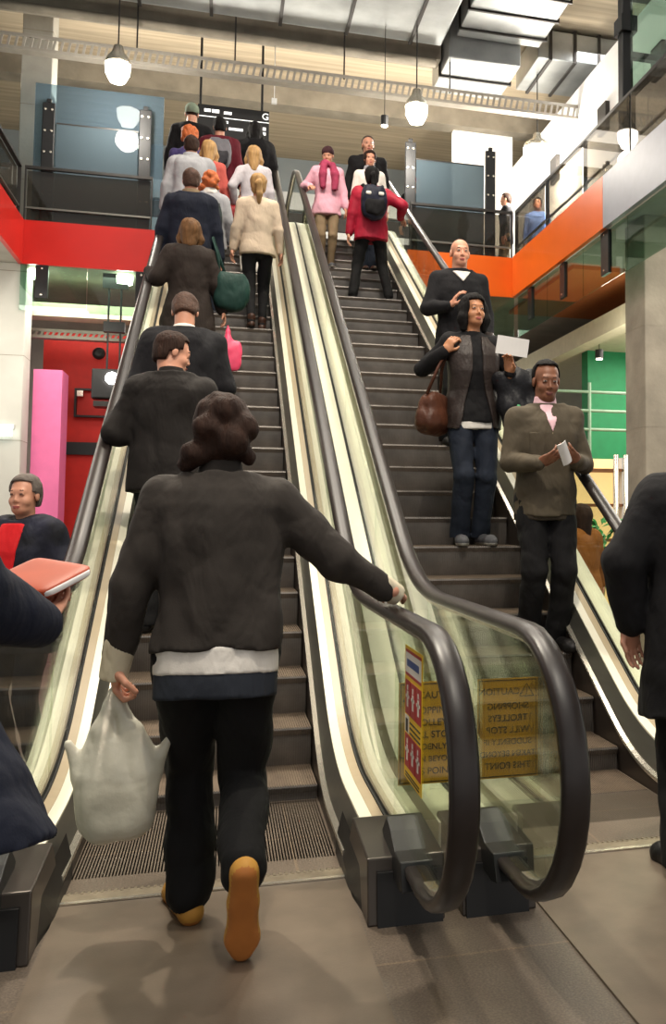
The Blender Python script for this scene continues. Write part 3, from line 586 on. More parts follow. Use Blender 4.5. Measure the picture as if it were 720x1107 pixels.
# ------------------------------------------------------------------ implicit surfaces
V=lambda *a: np.array(a,float)
def nrm(v): v=np.array(v,float); return v/(np.linalg.norm(v)+1e-12)
class Field:
    def __init__(s,lo,hi,h):
        s.h=h; s.lo=np.array(lo,float)-2*h; n=np.ceil((np.array(hi,float)+2*h-s.lo)/h).astype(int)+1
        s.ax=[s.lo[i]+h*np.arange(n[i]) for i in range(3)]; s.D=np.full(n,.5,np.float32)
    def sub(s,lo,hi):
        sl=[];
        for i in range(3):
            a=int(max(0,np.floor((lo[i]-s.lo[i])/s.h))); b=int(min(len(s.ax[i]),np.ceil((hi[i]-s.lo[i])/s.h)+1))
            if b<=a: return None
            sl.append(slice(a,b))
        return tuple(sl)
    def pts(s,sl): return s.ax[0][sl[0]][:,None,None],s.ax[1][sl[1]][None,:,None],s.ax[2][sl[2]][None,None,:]
    def comb(s,sl,d,k,sub=False):
        a=s.D[sl]; a_=-a if sub else a
        if k>0:
            h=np.maximum(k-np.abs(a_-d),0)/k; m=np.minimum(a_,d)-h*h*k*.25
        else: m=np.minimum(a_,d)
        s.D[sl]=-m if sub else m
    def cone(s,a,b,ra,rb,k=.02,sub=False,flat=None):
        a=np.array(a,float);b=np.array(b,float); m=max(ra,rb)+k+.03
        sl=s.sub(np.minimum(a,b)-m,np.maximum(a,b)+m)
        if sl is None: return s
        x,y,z=s.pts(sl); v=b-a; L2=v@v+1e-12
        px,py,pz=x-a[0],y-a[1],z-a[2]; t=np.clip((px*v[0]+py*v[1]+pz*v[2])/L2,0,1)
        d=np.sqrt((px-t*v[0])**2+(py-t*v[1])**2+(pz-t*v[2])**2)-(ra+(rb-ra)*t)
        s.comb(sl,d.astype(np.float32),k,sub); return s
    def chain(s,P,R,k=.02):
        for i in range(len(P)-1): s.cone(P[i],P[i+1],R[i],R[i+1],k)
        return s
    def ell(s,c,r,k=.02,R=None,sub=False,e=2.):
        c=np.array(c,float); r=np.array(r,float); m=r.max()+k+.03
        sl=s.sub(c-m,c+m)
        if sl is None: return s
        x,y,z=s.pts(sl); p=[x-c[0],y-c[1],z-c[2]]
        if R is not None: p=[R[0,i]*p[0]+R[1,i]*p[1]+R[2,i]*p[2] for i in range(3)]
        q=(np.abs(p[0]/r[0])**e+np.abs(p[1]/r[1])**e+np.abs(p[2]/r[2])**e)**(1/e)
        s.comb(sl,((q-1)*r.min()).astype(np.float32),k,sub); return s
    def cut(s,fn):
        x,y,z=s.ax[0][:,None,None],s.ax[1][None,:,None],s.ax[2][None,None,:]; s.D=np.maximum(s.D,fn(x,y,z).astype(np.float32)); return s
    def noise(s,amp,f,seed=0,n=9,zs=.45):
        r=np.random.RandomState(seed); x,y,z=s.ax[0][:,None,None],s.ax[1][None,:,None],s.ax[2][None,None,:]; t=0
        for i in range(n):
            d=nrm(r.randn(3))*f*(.6+1.2*r.rand()); d[2]*=zs; t=t+np.sin(d[0]*x+d[1]*y+d[2]*z+r.rand()*6.28+.6*np.sin(d[1]*1.3*x-d[0]*z))
        s.D=s.D+(amp*t/math.sqrt(n)).astype(np.float32); return s
    def folds(s,amp,f,seed=0,n=7,zs=.6):
        """creases: ridged waves"""
        r=np.random.RandomState(seed+77); x,y,z=s.ax[0][:,None,None],s.ax[1][None,:,None],s.ax[2][None,None,:]; t=0
        for i in range(n):
            d=nrm(r.randn(3))*f*(.5+1.1*r.rand()); d[2]*=zs; e=nrm(r.randn(3))*f*.5
            w=np.sin(e[0]*x+e[1]*y+e[2]*z+r.rand()*6.28); t=t+(1-2*np.abs(np.sin(.5*(d[0]*x+d[1]*y+d[2]*z)+w+r.rand()*6.28))**.7)*(.5+.5*w)
        s.D=s.D+(amp*t/math.sqrt(n)).astype(np.float32); return s
    def mesh(s):
        D=s.D; n=np.array(D.shape); I=D<0
        act=np.zeros(n-1,bool); cnt=np.zeros(n-1,np.float32); P=np.zeros(tuple(n-1)+(3,),np.float32)
        corners=[(i,j,k) for i in (0,1) for j in (0,1) for k in (0,1)]
        sh=lambda A,c: A[c[0]:n[0]-1+c[0],c[1]:n[1]-1+c[1],c[2]:n[2]-1+c[2]]
        for c in corners:
            for ax in range(3):
                if c[ax]==0:
                    d=list(c); d[ax]=1; A=sh(D,c);B=sh(D,d); m=(sh(I,c)!=sh(I,d)); t=np.where(m,A/(A-B+1e-20),0)
                    for q in range(3):
                        P[...,q]+=np.where(m,(c[q]+(t if q==ax else 0)),0)
                    cnt+=m
        act=cnt>0; idx=-np.ones(n-1,int); ii=np.argwhere(act); idx[act]=np.arange(len(ii))
        vs=(ii+P[act]/cnt[act][:,None])*s.h+s.lo
        F=[]
        for ax in range(3):
            a1,a2=(ax+1)%3,(ax+2)%3
            e=[slice(1,n[i]-1) for i in range(3)]; e[ax]=slice(0,n[ax]-1)
            f=list(e); f[ax]=slice(1,n[ax]); A=I[tuple(e)];B=I[tuple(f)]; q=np.argwhere(A!=B)
            if not len(q): continue
            off=np.array([1,1,1]); off[ax]=0; q=q+off; fl=I[tuple(q.T)]
            o1=np.zeros(3,int);o1[a1]=1;o2=np.zeros(3,int);o2[a2]=1
            g=lambda p: idx[tuple(p.T)]
            Q=np.stack([g(q-o1-o2),g(q-o2),g(q),g(q-o1)],1); Q[~fl]=Q[~fl][:,::-1]; F.append(Q)
        return vs,np.concatenate(F) if F else np.zeros((0,4),int)
def mesh_obj(name,parts,mats,parent,xf=None):
    """parts: list of (verts, quads, material index array or int)"""
    vs=[];fs=[];mi=[];n=0
    for v,f,m in parts:
        vs.append(v); fs.append(f+n); mi.append(np.full(len(f),m) if np.isscalar(m) else m); n+=len(v)
    v=np.concatenate(vs);f=np.concatenate(fs);mi=np.concatenate(mi)
    if xf is not None: v=v@xf[:3,:3].T+xf[:3,3]
    me=bpy.data.meshes.new(name); me.vertices.add(len(v)); me.vertices.foreach_set('co',v.astype(np.float32).ravel())
    me.loops.add(4*len(f)); me.loops.foreach_set('vertex_index',f.ravel().astype(np.int32)); me.polygons.add(len(f)); me.polygons.foreach_set('loop_start',np.arange(0,4*len(f),4,dtype=np.int32))
    try: me.polygons.foreach_set('loop_total',np.full(len(f),4,np.int32))
    except Exception: pass
    for q in mats: me.materials.append(q)
    me.polygons.foreach_set('material_index',mi.astype(np.int32)); me.update(calc_edges=True); me.validate(); me.shade_smooth()
    return link(name,me,parent)
def fobj(name,F,m,parent,xf=None):
    v,f=F.mesh()
    if len(f)==0: return None
    return mesh_obj(name,[(v,f,0)],[m],parent,xf)
# ------------------------------------------------------------------ fabrics
def cloth(name,col,rough=.85,var=.12,bump=.25,bscale=180,**k): return mat(name,col,rough,0,var=var,scale=9,bump=bump,bscale=bscale,spec=.25,crease=.5,**k)
skinA=mat('skin_light','#c98f74',.5,0,var=.07,scale=14); skinB=mat('skin_tan','#b27a56',.5,0,var=.07,scale=14); skinC=mat('skin_brown','#7c4f38',.5,0,var=.07,scale=14)
lipA=mat('lip_rose','#a2524c',.45,var=0); eyesh=mat('eye_shadow','#5e4034',.6,var=0); eyew=mat('eye_white','#9c8f86',.3,var=0); iris=mat('eye_dark','#1c1310',.25,var=0)
browm=mat('eyebrow_dark','#3b2820',.7,var=0); lipC=mat('lip_brown','#6e3f38',.5,var=0)
hblack=mat('hair_black','#0e0b0a',.75,var=.3,scale=40,bump=.8,bscale=90,stretch=(1,1,.15),spec=.2); hbrown=mat('hair_brown','#2c1b13',.75,var=.3,scale=40,bump=.8,bscale=90,stretch=(1,1,.15),spec=.2); hblond=mat('hair_blond','#a07c4c',.7,var=.25,scale=40,bump=.5,bscale=90,stretch=(1,1,.15))
hginger=mat('hair_ginger','#b25a26',.7,var=.25,scale=40,bump=.5,bscale=90); hgrey=mat('hair_grey','#5a5049',.75,var=.2,scale=40,bump=.5); hauburn=mat('hair_auburn','#43291a',.75,var=.3,scale=40,bump=.6,bscale=80)
def two_bone(a,b,l1,l2,pole):
    a=np.array(a,float);b=np.array(b,float); d=b-a; L=np.linalg.norm(d); mx=(l1+l2)*.995
    if L>mx: b=a+d/L*mx; d=b-a; L=mx
    L=max(L,abs(l1-l2)+.02); u=d/(np.linalg.norm(d)+1e-9); x=(l1*l1-l2*l2+L*L)/(2*L); h=math.sqrt(max(l1*l1-x*x,0)); p=np.array(pole,float); p=p-u*(p@u); p=nrm(p)
    return a+u*x+p*h, b
def rotz(a): return np.array([[cos(a),-sin(a),0],[sin(a),cos(a),0],[0,0,1]])
def rotx(a): return np.array([[1,0,0],[0,cos(a),-sin(a)],[0,sin(a),cos(a)]])
def roty(a): return np.array([[cos(a),0,sin(a)],[0,1,0],[-sin(a),0,cos(a)]])
def hand_mesh(w,d,pn,side,h,curl,scale,spread=0.):
    """hand rooted at wrist w pointing along d, palm facing pn, thumb on the side 'side'*(d x pn)"""
    d=nrm(d); pn=nrm(np.array(pn)-d*(np.array(pn)@d)); lat=np.cross(d,pn)*side; s=scale
    P=lambda a,b,c: w+(d*a+lat*b+pn*c)*s
    R=np.stack([lat,pn,d],1)
    F=Field(w-.24*s,w+.24*s,h)
    F.ell(P(.05,0,0),(.041*s,.016*s,.052*s),.01,R); F.cone(P(-.02,0,0),P(.02,0,0),.026*s,.024*s,.02)
    F.ell(P(.035,.022,.008),(.018*s,.016*s,.03*s),.01,R)
    for j,(o,l,r) in enumerate(((.030,.92,.0088),(.010,1.0,.0092),(-.011,.95,.0088),(-.031,.76,.0078))):
        p=P(.088-abs(j-1)*.004,o,0); ang=curl*.55; q=d*1.0; sd=lat*spread*(1.5-j)*.5
        for l_,rr in ((.044*l,1.),(.028*l,.93),(.022*l,.85)):
            dv=nrm(d*cos(ang)+pn*sin(ang)+sd); n_=p+dv*l_*s; F.cone(p,n_,max(r*rr*s,h*.8),max(r*rr*.93*s,h*.75),.004); p=n_; ang+=curl
    a=P(.022,.030,.004); b=P(.055,.052,.018+.012*curl); c=P(.085,.050,.026+.03*curl); F.cone(a,b,.013*s,.011*s,.01); F.cone(b,c,max(.0105*s,h*.8),max(.009*s,h*.75),.004)
    v,f=F.mesh(); return v,f
# torso profiles: height above pelvis -> half width, half depth, centre offset forwards (for 1.75 m)
MALE=[(-.14,.172,.122,0),(0,.170,.120,0),(.12,.158,.112,.002),(.25,.164,.118,.006),(.36,.176,.124,.004),(.43,.172,.116,-.004),(.48,.135,.095,-.010),(.52,.088,.074,-.010),(.60,.060,.060,-.002)]
FEM=[(-.14,.170,.120,-.004),(-.04,.168,.120,-.004),(.12,.134,.100,0),(.25,.142,.118,.012),(.36,.152,.114,.010),(.42,.146,.100,0),(.47,.112,.082,-.006),(.515,.070,.060,-.008),(.60,.050,.050,0)]
def person(label,loc,psi,H=1.75,fem=False,h=.014,lean=0,side_lean=0,twist=0,rh=None,lh=None,rpalm=(-.2,0,-1),lpalm=(.2,0,-1),rdir=None,ldir=None,rel=(.5,-.8,-.3),lel=(-.5,-.8,-.3),curl=.5,
           feet=None,pelvis=(0,0,0),head=(0,0),skin=skinA,hair=('short',hblack),top=None,low=None,shoe=None,hem=-.14,bulk=0.,extras=None,group='people riding the escalators',headh=.007,legr=1.,sleeve=1.,hemflare=0.,shoesc=1.,trl=.05,lip=None,folds=.004,kneepole=(0,1,0),flare=0.,brow=None,rgrip=None,lgrip=None):
    s=H/1.75; root=thing('person',loc,label,'person',group,psi)
    prof=np.array(FEM if fem else MALE)
    u=nrm((sin(math.radians(side_lean)),sin(math.radians(lean)),cos(math.radians(lean))*cos(math.radians(side_lean))))
    r0=np.array((cos(twist),sin(twist),0)); r0=nrm(r0-u*(r0@u)); fw=np.cross(u,r0)
    P=V(0,0,.925)*s+V(*pelvis); N=P+u*.545*s
    shw=(.150 if fem else .172)*s
    SH=[P+u*.455*s+r0*shw*q for q in (1,-1)]
    RT=np.stack([r0,fw,u],1)
    def torso(F,off=0.,z0=None,z1=.62,k=0,flare_=0.):
        z0=hem if z0 is None else z0
        x,y,z=F.ax[0][:,None,None]-P[0],F.ax[1][None,:,None]-P[1],F.ax[2][None,None,:]-P[2]
        a=(x*r0[0]+y*r0[1]+z*r0[2]); b=(x*fw[0]+y*fw[1]+z*fw[2]); c=(x*u[0]+y*u[1]+z*u[2])/s
        rx=np.interp(c,prof[:,0],prof[:,1]); ry_=np.interp(c,prof[:,0],prof[:,2]); oy=np.interp(c,prof[:,0],prof[:,3])
        if flare_: g=np.clip(-c,0,1)*flare_; rx=rx+g; ry_=ry_+g*.8
        rx=(rx+off)*s; ry_=(ry_+off)*s; e=2.35
        q=(np.abs(a/rx)**e+np.abs((b-oy*s)/ry_)**e)**(1/e); d=(q-1)*np.minimum(rx,ry_)*.9
        d=np.maximum(d,np.maximum((z0-c)*s,(c-z1)*s)).astype(np.float32)
        F.comb((slice(None),)*3,d,k); return F
    # arms
    aL1,aL2=.285*s*(.95 if fem else 1),.25*s*(.95 if fem else 1); A=[]
    for q,(t,pole,pal,dr) in enumerate(((rh,rel,rpalm,rdir),(lh,lel,lpalm,ldir))):
        sg=1 if q==0 else -1
        if t is None: t=P+V(sg*(.245+bulk)*s,.03*s,-.075*s)
        E_,W_=two_bone(SH[q],t,aL1,aL2,pole)
        fd=nrm(W_-E_) if dr is None else nrm(dr); A.append((SH[q],E_,W_,fd,np.array(pal,float),sg))
    # legs
    if feet is None: feet=[(.095*s,0,0,-.12,0),(-.095*s,0,0,.12,0)]
    Lg=[]
    for q,ft in enumerate(feet):
        sg=1 if q==0 else -1; hip=P+V(sg*.092*s,0,-.045*s); yaw,pt=ft[3],ft[4]
        Rf=rotz(yaw)@rotx(pt); ank=np.array(ft[:3],float)+Rf@(V(0,-.055,.085)*s)
        K_,An=two_bone(hip,ank,.425*s,.405*s,kneepole); Lg.append((hip,K_,An,Rf,np.array(ft[:3],float)))
    lo=np.min([P-.3*s]+[a[2]-.12 for a in A]+[l[2]-.1 for l in Lg],0); hi=np.max([N+.15*s]+[a[2]+.12 for a in A]+[SH[0]+.12,SH[1]+.12]+[P+.3*s],0)
    # trousers
    F=Field((min(l[2][0] for l in Lg)-.2,min(min(l[2][1],l[1][1]) for l in Lg)-.2,min(l[2][2] for l in Lg)-.02),(max(l[2][0] for l in Lg)+.2,max(max(l[2][1],l[1][1]) for l in Lg)+.2,P[2]+.1*s),h)
    F.ell(P+V(0,-.008,-.03)*s,V(.165,.118,.125)*s*(1 if not fem else .98),.03)
    for hip,K_,An,Rf,ft in Lg:
        F.cone(hip,K_,.092*s*legr,.066*s*legr,.03); F.cone(K_,An+(An-K_)*trl,.064*s*legr,(.055+flare)*s*legr,.015)
    F.folds(folds*1.6,36,int(abs(loc[0]*97)*10)%999,zs=.8); F.noise(folds*.6,34,int(abs(loc[0]*97+loc[1]*31)*10)%999,zs=.9)
    lowz=[l[2] for l in Lg]
    fobj('trousers',F,low,root)
    # shoes
    for hip,K_,An,Rf,ft in Lg:
        F=Field(ft-.2,ft+.22,min(h,.009)); o=lambda a,b,c: ft+Rf@(V(a,b,c)*s*shoesc)
        F.chain([o(0,-.075,.035),o(0,.02,.035),o(0,.13,.028),o(0,.165,.026)],[.037*s*shoesc,.038*s*shoesc,.043*s*shoesc,.031*s*shoesc],.02); F.cone(o(0,-.05,.06),o(0,-.055,.12),.040*s,.044*s,.02)
        up=Rf[:,2]; x=F.ax
        F.cut(lambda X,Y,Z:-((X-ft[0])*up[0]+(Y-ft[1])*up[1]+(Z-ft[2])*up[2]))
        v,f=F.mesh(); c=v[f].mean(1)-ft; hh=c@up; mesh_obj('shoe',[(v,f,(hh<.018).astype(int))],[shoe[0],shoe[1]],root)
    # jacket / top
    F=Field(lo-.03,hi+.05,h); torso(F,.004+bulk,z1=.535,flare_=(.10 if hem<-.25 else 0.)+hemflare)
    for S_,E_,W_,fd,pl,sg in A:
        m=S_*.7+(P+u*.46*s)*.3
        F.cone(m,S_,.062*s+bulk*.8,(.056+bulk*.7)*s,.05); F.cone(S_,E_,(.056+bulk*.7)*s,(.046+bulk*.7)*s,.03); F.cone(E_,E_+(W_-E_)*.96*sleeve,(.046+bulk*.7)*s,(.033+bulk*.5)*s,.012)
    F.noise(folds*.8,24,int(abs(loc[0]*53+loc[1]*17)*10)%999,zs=.7); F.folds(folds*1.9,30,int(abs(loc[0]*53+loc[1]*17)*10)%999)
    if hem<-.5: pass
    fobj(('coat' if hem<-.25 else 'jacket'),F,top,root)
    # skin: coarse body under the clothes, head and hands
    parts=[]
    F=Field(lo-.05,hi+.1,.03); torso(F,-.03,z0=-.1,z1=.58)
    for S_,E_,W_,fd,pl,sg in A: F.cone(S_,E_,.038*s,.034*s,.02); F.cone(E_,W_,.034*s,.028*s,.01)
    for hip,K_,An,Rf,ft in Lg: F.cone(hip,K_,.06*s,.045*s,.03); F.cone(K_,An,.042*s,.032*s,.01)
    v,f=F.mesh(); parts.append((v,f,0))
    for i,(S_,E_,W_,fd,pl,sg) in enumerate(A):
        g=(rgrip,lgrip)[i]; v,f=hand_mesh(W_,fd,pl,-sg,min(h*.6,.007) if h<.016 else .009,curl if g is None else g,s*(.93 if fem else 1)); parts.append((v,f,0))
    # head
    yaw,pit=head; RH=RT@rotz(yaw)@rotx(pit); hc=N+u*.135*s+RT@(V(0,.018+.03*sin(-pit),0))*s; hs=s*(.96 if fem else 1.)
    F=Field(V(-.13,-.16,-.24)*hs,V(.13,.16,.16)*hs,headh)
    F.ell(V(0,-.012,.035)*hs,V(.074,.092,.082)*hs,.01); F.ell(V(0,.026,-.032)*hs,V(.059,.062,.080)*hs,.02); F.ell(V(0,.052,-.090)*hs,V(.034,.030,.022)*hs,.03)
    for q in (1,-1):
        F.ell(V(q*.036,.055,-.036)*hs,V(.024,.026,.024)*hs,.02); F.ell(V(q*.077,-.006,-.006)*hs,V(.009,.020,.031)*hs,.006); F.ell(V(q*.030,.104,.003)*hs,V(.018,.012,.010)*hs,.010,sub=True)
        F.ell(V(q*.030,.0785,.002)*hs,V(.014,.0125,.010)*hs,.003)
    F.cone(V(-.03,.076,.024)*hs,V(.03,.076,.024)*hs,.012*hs,.012*hs,.016)
    F.cone(V(0,.082,.008)*hs,V(0,.099,-.032)*hs,.0065*hs,.0095*hs,.007); F.cone(V(-.010,.091,-.037)*hs,V(.010,.091,-.037)*hs,.0075*hs,.0075*hs,.006)
    F.ell(V(0,.088,-.066)*hs,V(.024,.011,.006)*hs,.003); F.ell(V(0,.086,-.075)*hs,V(.020,.011,.006)*hs,.003)
    nk=np.linalg.inv(RH)@(N-u*.05*s-hc); F.cone(V(0,-.018,-.06)*hs,nk,(.050 if fem else .058)*hs,(.056 if fem else .066)*hs,.03)
    v,f=F.mesh(); c=v[f].mean(1)/hs; mi=np.zeros(len(f),int)
    for q in (1,-1):
        dd=np.linalg.norm((c-V(q*.030,.086,.003))/V(.0145,.02,.0075),axis=1); mi[(dd<.8)]=2; mi[np.linalg.norm((c-V(q*.030,.088,.003))/V(.0052,.02,.0062),axis=1)<1]=3
        mi[np.linalg.norm((c-V(q*.031,.088,.0255))/V(.017,.02,.0031),axis=1)<1]=4
    mi[np.linalg.norm((c-V(0,.095,-.0705))/V(.024,.02,.0095),axis=1)<1]=1
    xf=np.eye(4); xf[:3,:3]=RH; xf[:3,3]=hc; v=v@RH.T+hc; parts.append((v,f,mi))
    mesh_obj('body',parts,[skin,lip or lipA,eyew if headh<.006 else eyesh,iris if headh<.006 else eyesh,brow or browm],root)
    # hair
    def hairf(kind,m,name='hair'):
        F=Field(V(-.2,-.24,-.42)*hs,V(.2,.2,.22)*hs,headh*1.1)
        Z=lambda *a: V(*a)*hs
        if kind in ('short','curly','crop','receding'):
            th={'short':.009,'curly':.026,'crop':.006,'receding':.008}[kind]
            F.ell(Z(0,-.014,.040),Z(.076+th,.094+th,.084+th),0); F.ell(Z(0,-.045,-.02),Z(.066+th,.055+th,.065+th),.02)
            zf={'short':.078,'curly':.075,'crop':.082,'receding':.098}[kind]
            F.cut(lambda x,y,z: np.minimum(y/hs-(.012 if kind!='receding' else -.02)-(z/hs>.02)*.02, zf-z/hs+np.clip(y/hs-.03,0,1)*.25-.0*x)); F.cut(lambda x,y,z:-(z/hs+.082)-np.clip(y/hs,-.02,.05)*.9); F.cut(lambda x,y,z: np.minimum(y/hs+.040,-.004-z/hs)+0*x)
            F.folds(.005 if kind!='curly' else .012,90,5,zs=.5)
        elif kind in ('bob','long','ponytail','updo','fringe'):
            F.ell(Z(0,-.016,.042),Z(.090,.108,.096),0); F.ell(Z(0,-.040,-.03),Z(.082,.075,.085),.03)
            if kind in('bob','long','fringe'):
                L_=.10 if kind=='bob' else .20
                for q in (1,-1): F.chain([Z(q*.072,.015,.02),Z(q*.084,.012,-.06),Z(q*.080,-.0,-.03-L_)],[.030*hs,.034*hs,.020*hs],.03)
                F.chain([Z(0,-.07,0),Z(0,-.08,-.03-L_)],[.075*hs,.060*hs],.03)
            F.cut(lambda x,y,z: np.minimum(y/hs-.030-(z/hs>.0)*.012, np.minimum(.066-z/hs+np.clip(y/hs-.03,0,1)*.2, .060-np.abs(x)/hs+.0*z)))
            if kind=='ponytail': F.chain([Z(0,-.10,.03),Z(0,-.155,-.02),Z(.01,-.15,-.14),Z(.005,-.13,-.25)],[.022*hs,.034*hs,.032*hs,.010*hs],.015)
            if kind=='updo':
                for p_,r_ in (((.0,-.09,.05),.05),((-.055,-.085,-.005),.045),((.055,-.09,.0),.045),((-.085,-.06,-.08),.042),((-.11,-.03,-.11),.026),((.02,-.10,-.05),.05),((.075,-.05,-.085),.022)): F.cone(Z(*p_),Z(*p_)*1.05,r_*hs,r_*hs,.02)
            F.folds(.006,85,3,zs=.15) if kind!='updo' else F.folds(.006,100,3,zs=.5)
        elif kind=='beanie':
            F.ell(Z(0,-.014,.048),Z(.090,.108,.098),0); F.cut(lambda x,y,z:-(z/hs-.018)+y*.25); F.noise(.002,60,2)
        elif kind=='bald':
            F.ell(Z(0,-.016,.030),Z(.079,.097,.080),0); F.cut(lambda x,y,z: np.maximum(z/hs-.035,np.maximum(-(z/hs+.06),y/hs+.01)))
        return fobj(name,F,m,root,xf)
    hn=hairf(*hair[:2],name='hat' if hair[0]=='beanie' else 'hair')
    if len(hair)>2: hairf(*hair[2:])
    ctx=dict(root=root,s=s,P=P,N=N,u=u,r0=r0,fw=fw,A=A,Lg=Lg,torso=torso,lo=lo,hi=hi,h=h,RT=RT,hc=hc,RH=RH,xf=xf,loc=loc,psi=psi)
    def world(p): return np.array(loc,float)+rotz(psi)@np.array(p,float)
    ctx['world']=world
    if extras: extras(ctx)
    return ctx
def layer(c,name,m,off,z0,z1,mask=None,folds=.002,h=None):
    F=Field(c['lo']-.03,c['hi']+.08,h or c['h']*.8); c['torso'](F,off,z0=z0,z1=z1)
    if mask is not None:
        P,r0,fw,u,s=c['P'],c['r0'],c['fw'],c['u'],c['s']
        def fn(x,y,z):
            x,y,z=x-P[0],y-P[1],z-P[2]; a=(x*r0[0]+y*r0[1]+z*r0[2])/s; b=(x*fw[0]+y*fw[1]+z*fw[2])/s; d=(x*u[0]+y*u[1]+z*u[2])/s
            return mask(a,b,d)*s+0*x+0*y+0*z
        F.cut(fn)
    if folds: F.noise(folds,30,4)
    return fobj(name,F,m,c['root'])
def collar(c,m,r=.078,h0=.505,h1=.585,name='collar',dy=0.):
    P,u,s,fw=c['P'],c['u'],c['s'],c['fw']; F=Field(c['N']-.2,c['N']+.2,.008)
    F.cone(P+u*(h0+.01)*s+fw*(-.008+dy)*s,P+u*(h1-.01)*s+fw*dy*s,(r+.012)*s,r*s,0)
    q=P
    F.cut(lambda x,y,z: np.maximum(((x-q[0])*u[0]+(y-q[1])*u[1]+(z-q[2])*u[2])-h1*s, h0*s-((x-q[0])*u[0]+(y-q[1])*u[1]+(z-q[2])*u[2])))
    return fobj(name,F,m,c['root'])
def cuffs(c,m,name='cuff',which=(0,1),r=.037,l=.05,off=0.):
    for i in which:
        S_,E_,W_,fd,pl,sg=c['A'][i]; d=nrm(W_-E_); F=Field(W_-.12,W_+.12,.007); F.cone(W_-d*(l*.6),W_+d*(l*.5+off),r*c['s'],r*.86*c['s'],0)
        F.cut(lambda x,y,z:((x-W_[0])*d[0]+(y-W_[1])*d[1]+(z-W_[2])*d[2])-(l*.45+off)); fobj(name,F,m,c['root'])
def item(name,label,cat,loc,rz,build,group=None):
    t=thing(name,tuple(loc),label,cat,group,rz); build(t); return t
def tread(cx,y):
    """where one stands: centre and height of the step under y"""
    T=STEPS[cx]; best=None
    for k in range(len(T)-1):
        if T[k][0]<=y<T[k+1][0]: best=T[k]
    if best is None: return y,HT
    return best[0]+.17,best[1]
# ------------------------------------------------------------------ people
shoe_b=(cloth('shoe_black','#141213',.5),mat('sole_black','#0d0c0c',.7)); 
shoe_t=(cloth('shoe_tan','#b8863c',.6),mat('sole_tan','#a8672c',.7,var=.15)); shoe_g=(cloth('shoe_grey','#4a4a4e',.6),mat('sole_pale','#b9b6b0',.7)); boot_b=(cloth('boot_brown','#3a241b',.5),shoe_b[1])
charc=cloth('charcoal_fleece','#332e2a'); blk=cloth('black_cloth','#121113'); blk2=cloth('black_wool','#18171a'); navy=cloth('navy_cloth','#161a28'); denim=cloth('dark_denim','#1f2531',.8,.2,.4,260); trous=cloth('black_trousers','#0e0d0e'); dkbrown=cloth('dark_brown_cloth','#241c18')
creamc=cloth('cream_cloth','#cdc2a8'); beige=cloth('beige_knit','#cbb7a0',.9,.08,.5,120); lgrey=cloth('light_grey_cloth','#9a9a9e'); palek=cloth('pale_knit','#b9b3b8',.9,.1,.5,120); slate=cloth('slate_blue_cloth','#2a2e36'); whitec=cloth('white_cloth','#d9d4cc',.8,.04)
olive=cloth('olive_brown_cloth','#4b4336',.8,.14); pinkc=cloth('pink_cloth','#dba4b4'); scarfm=cloth('raspberry_scarf','#9c3b56',.9,.15,.6,90); khaki=cloth('khaki_trousers','#7d6a52'); redj=cloth('red_jacket','#9c1830',.6,.15); purple=cloth('purple_cloth','#3d3560'); rust=cloth('rust_cloth','#b0524a'); maroon=cloth('maroon_cloth','#5a1622'); bluec=cloth('blue_cloth','#5670a8'); mustard=cloth('brown_mustard_cloth','#8a5524'); redsh=cloth('red_shirt','#c4171d',.7)
UP='riders going up the left escalator'; DN='riders coming down the right escalator'
# the man about to step on, nearest the camera
def ex_main(c):
    b=.022
    layer(c,'shirt_hem',whitec,b-.001,-.10,-.01); layer(c,'undershirt',slate,b-.004,-.175,-.085)
    collar(c,charc,.068,.50,.585); cuffs(c,creamc,r=.043,l=.075,which=(0,)); cuffs(c,creamc,r=.050,l=.10,which=(1,),off=.012)
    # shoulder seams and yoke
    P,u,s,fw,r0=c['P'],c['u'],c['s'],c['fw'],c['r0']
main=person('man in charcoal fleece and tan boots stepping onto the left escalator, nearest the camera',(.0,3.34,0),0,H=1.75,h=.009,lean=5,bulk=.022,hem=-.025,rh=(.578,.09,1.05),sleeve=.93,shoesc=1.12,trl=-.02,hemflare=.06,lh=(-.315,.03,.83),rdir=(.06,1,-.14),rpalm=(0,-.1,-1),ldir=(0,.15,-1),lpalm=(1,0,0),rel=(.6,-.6,-.9),lel=(-.5,-.6,0),rgrip=.22,lgrip=1.25,
  feet=[(.085,-.37,.20,0,-1.18),(-.085,.13,0,.22,0)],pelvis=(-.005,-.02,-.015),hair=('updo',hbrown),head=(.12,-.1),top=charc,low=trous,shoe=shoe_t,extras=ex_main,group=None,folds=.0055,legr=1.12,flare=.006)
sk=mat('skin_reddened','#b0563c',.5,0,var=.1,scale=14)
def place(cx,X,y,**k):
    Y,z=tread(cx,y); return (X,Y,z)
def P_(cx,X,y,label,psi,**k):
    Y,z=tread(cx,y); return person(label,(X,Y,z),psi,**k)
def ex(col=None,cuff=None,shirt=None,r=.078,extra=None):
    def f(c):
        if col: collar(c,col,r)
        if shirt: collar(c,shirt,.072,.525,.575,'shirt_collar')
        if cuff: cuffs(c,cuff)
        if extra: extra(c)
    return f
P_(CL,-.305,5.92,'man in dark jacket with short hair turning his head right, left hand on the rail',-.12,H=1.76,h=.011,bulk=.03,hem=-.14,lh=(-.335,.22,1.235),ldir=(-.1,1,-.1),lpalm=(.2,0,-1),lel=(-.25,-.5,-1),rh=(.20,.22,.98),head=(-1.15,-.2),hair=('short',hbrown),top=cloth('black_brown_jacket','#1d1917'),low=trous,shoe=shoe_b,extras=ex(MATS['black_brown_jacket'],r=.070),group=UP,lean=6,folds=.006)
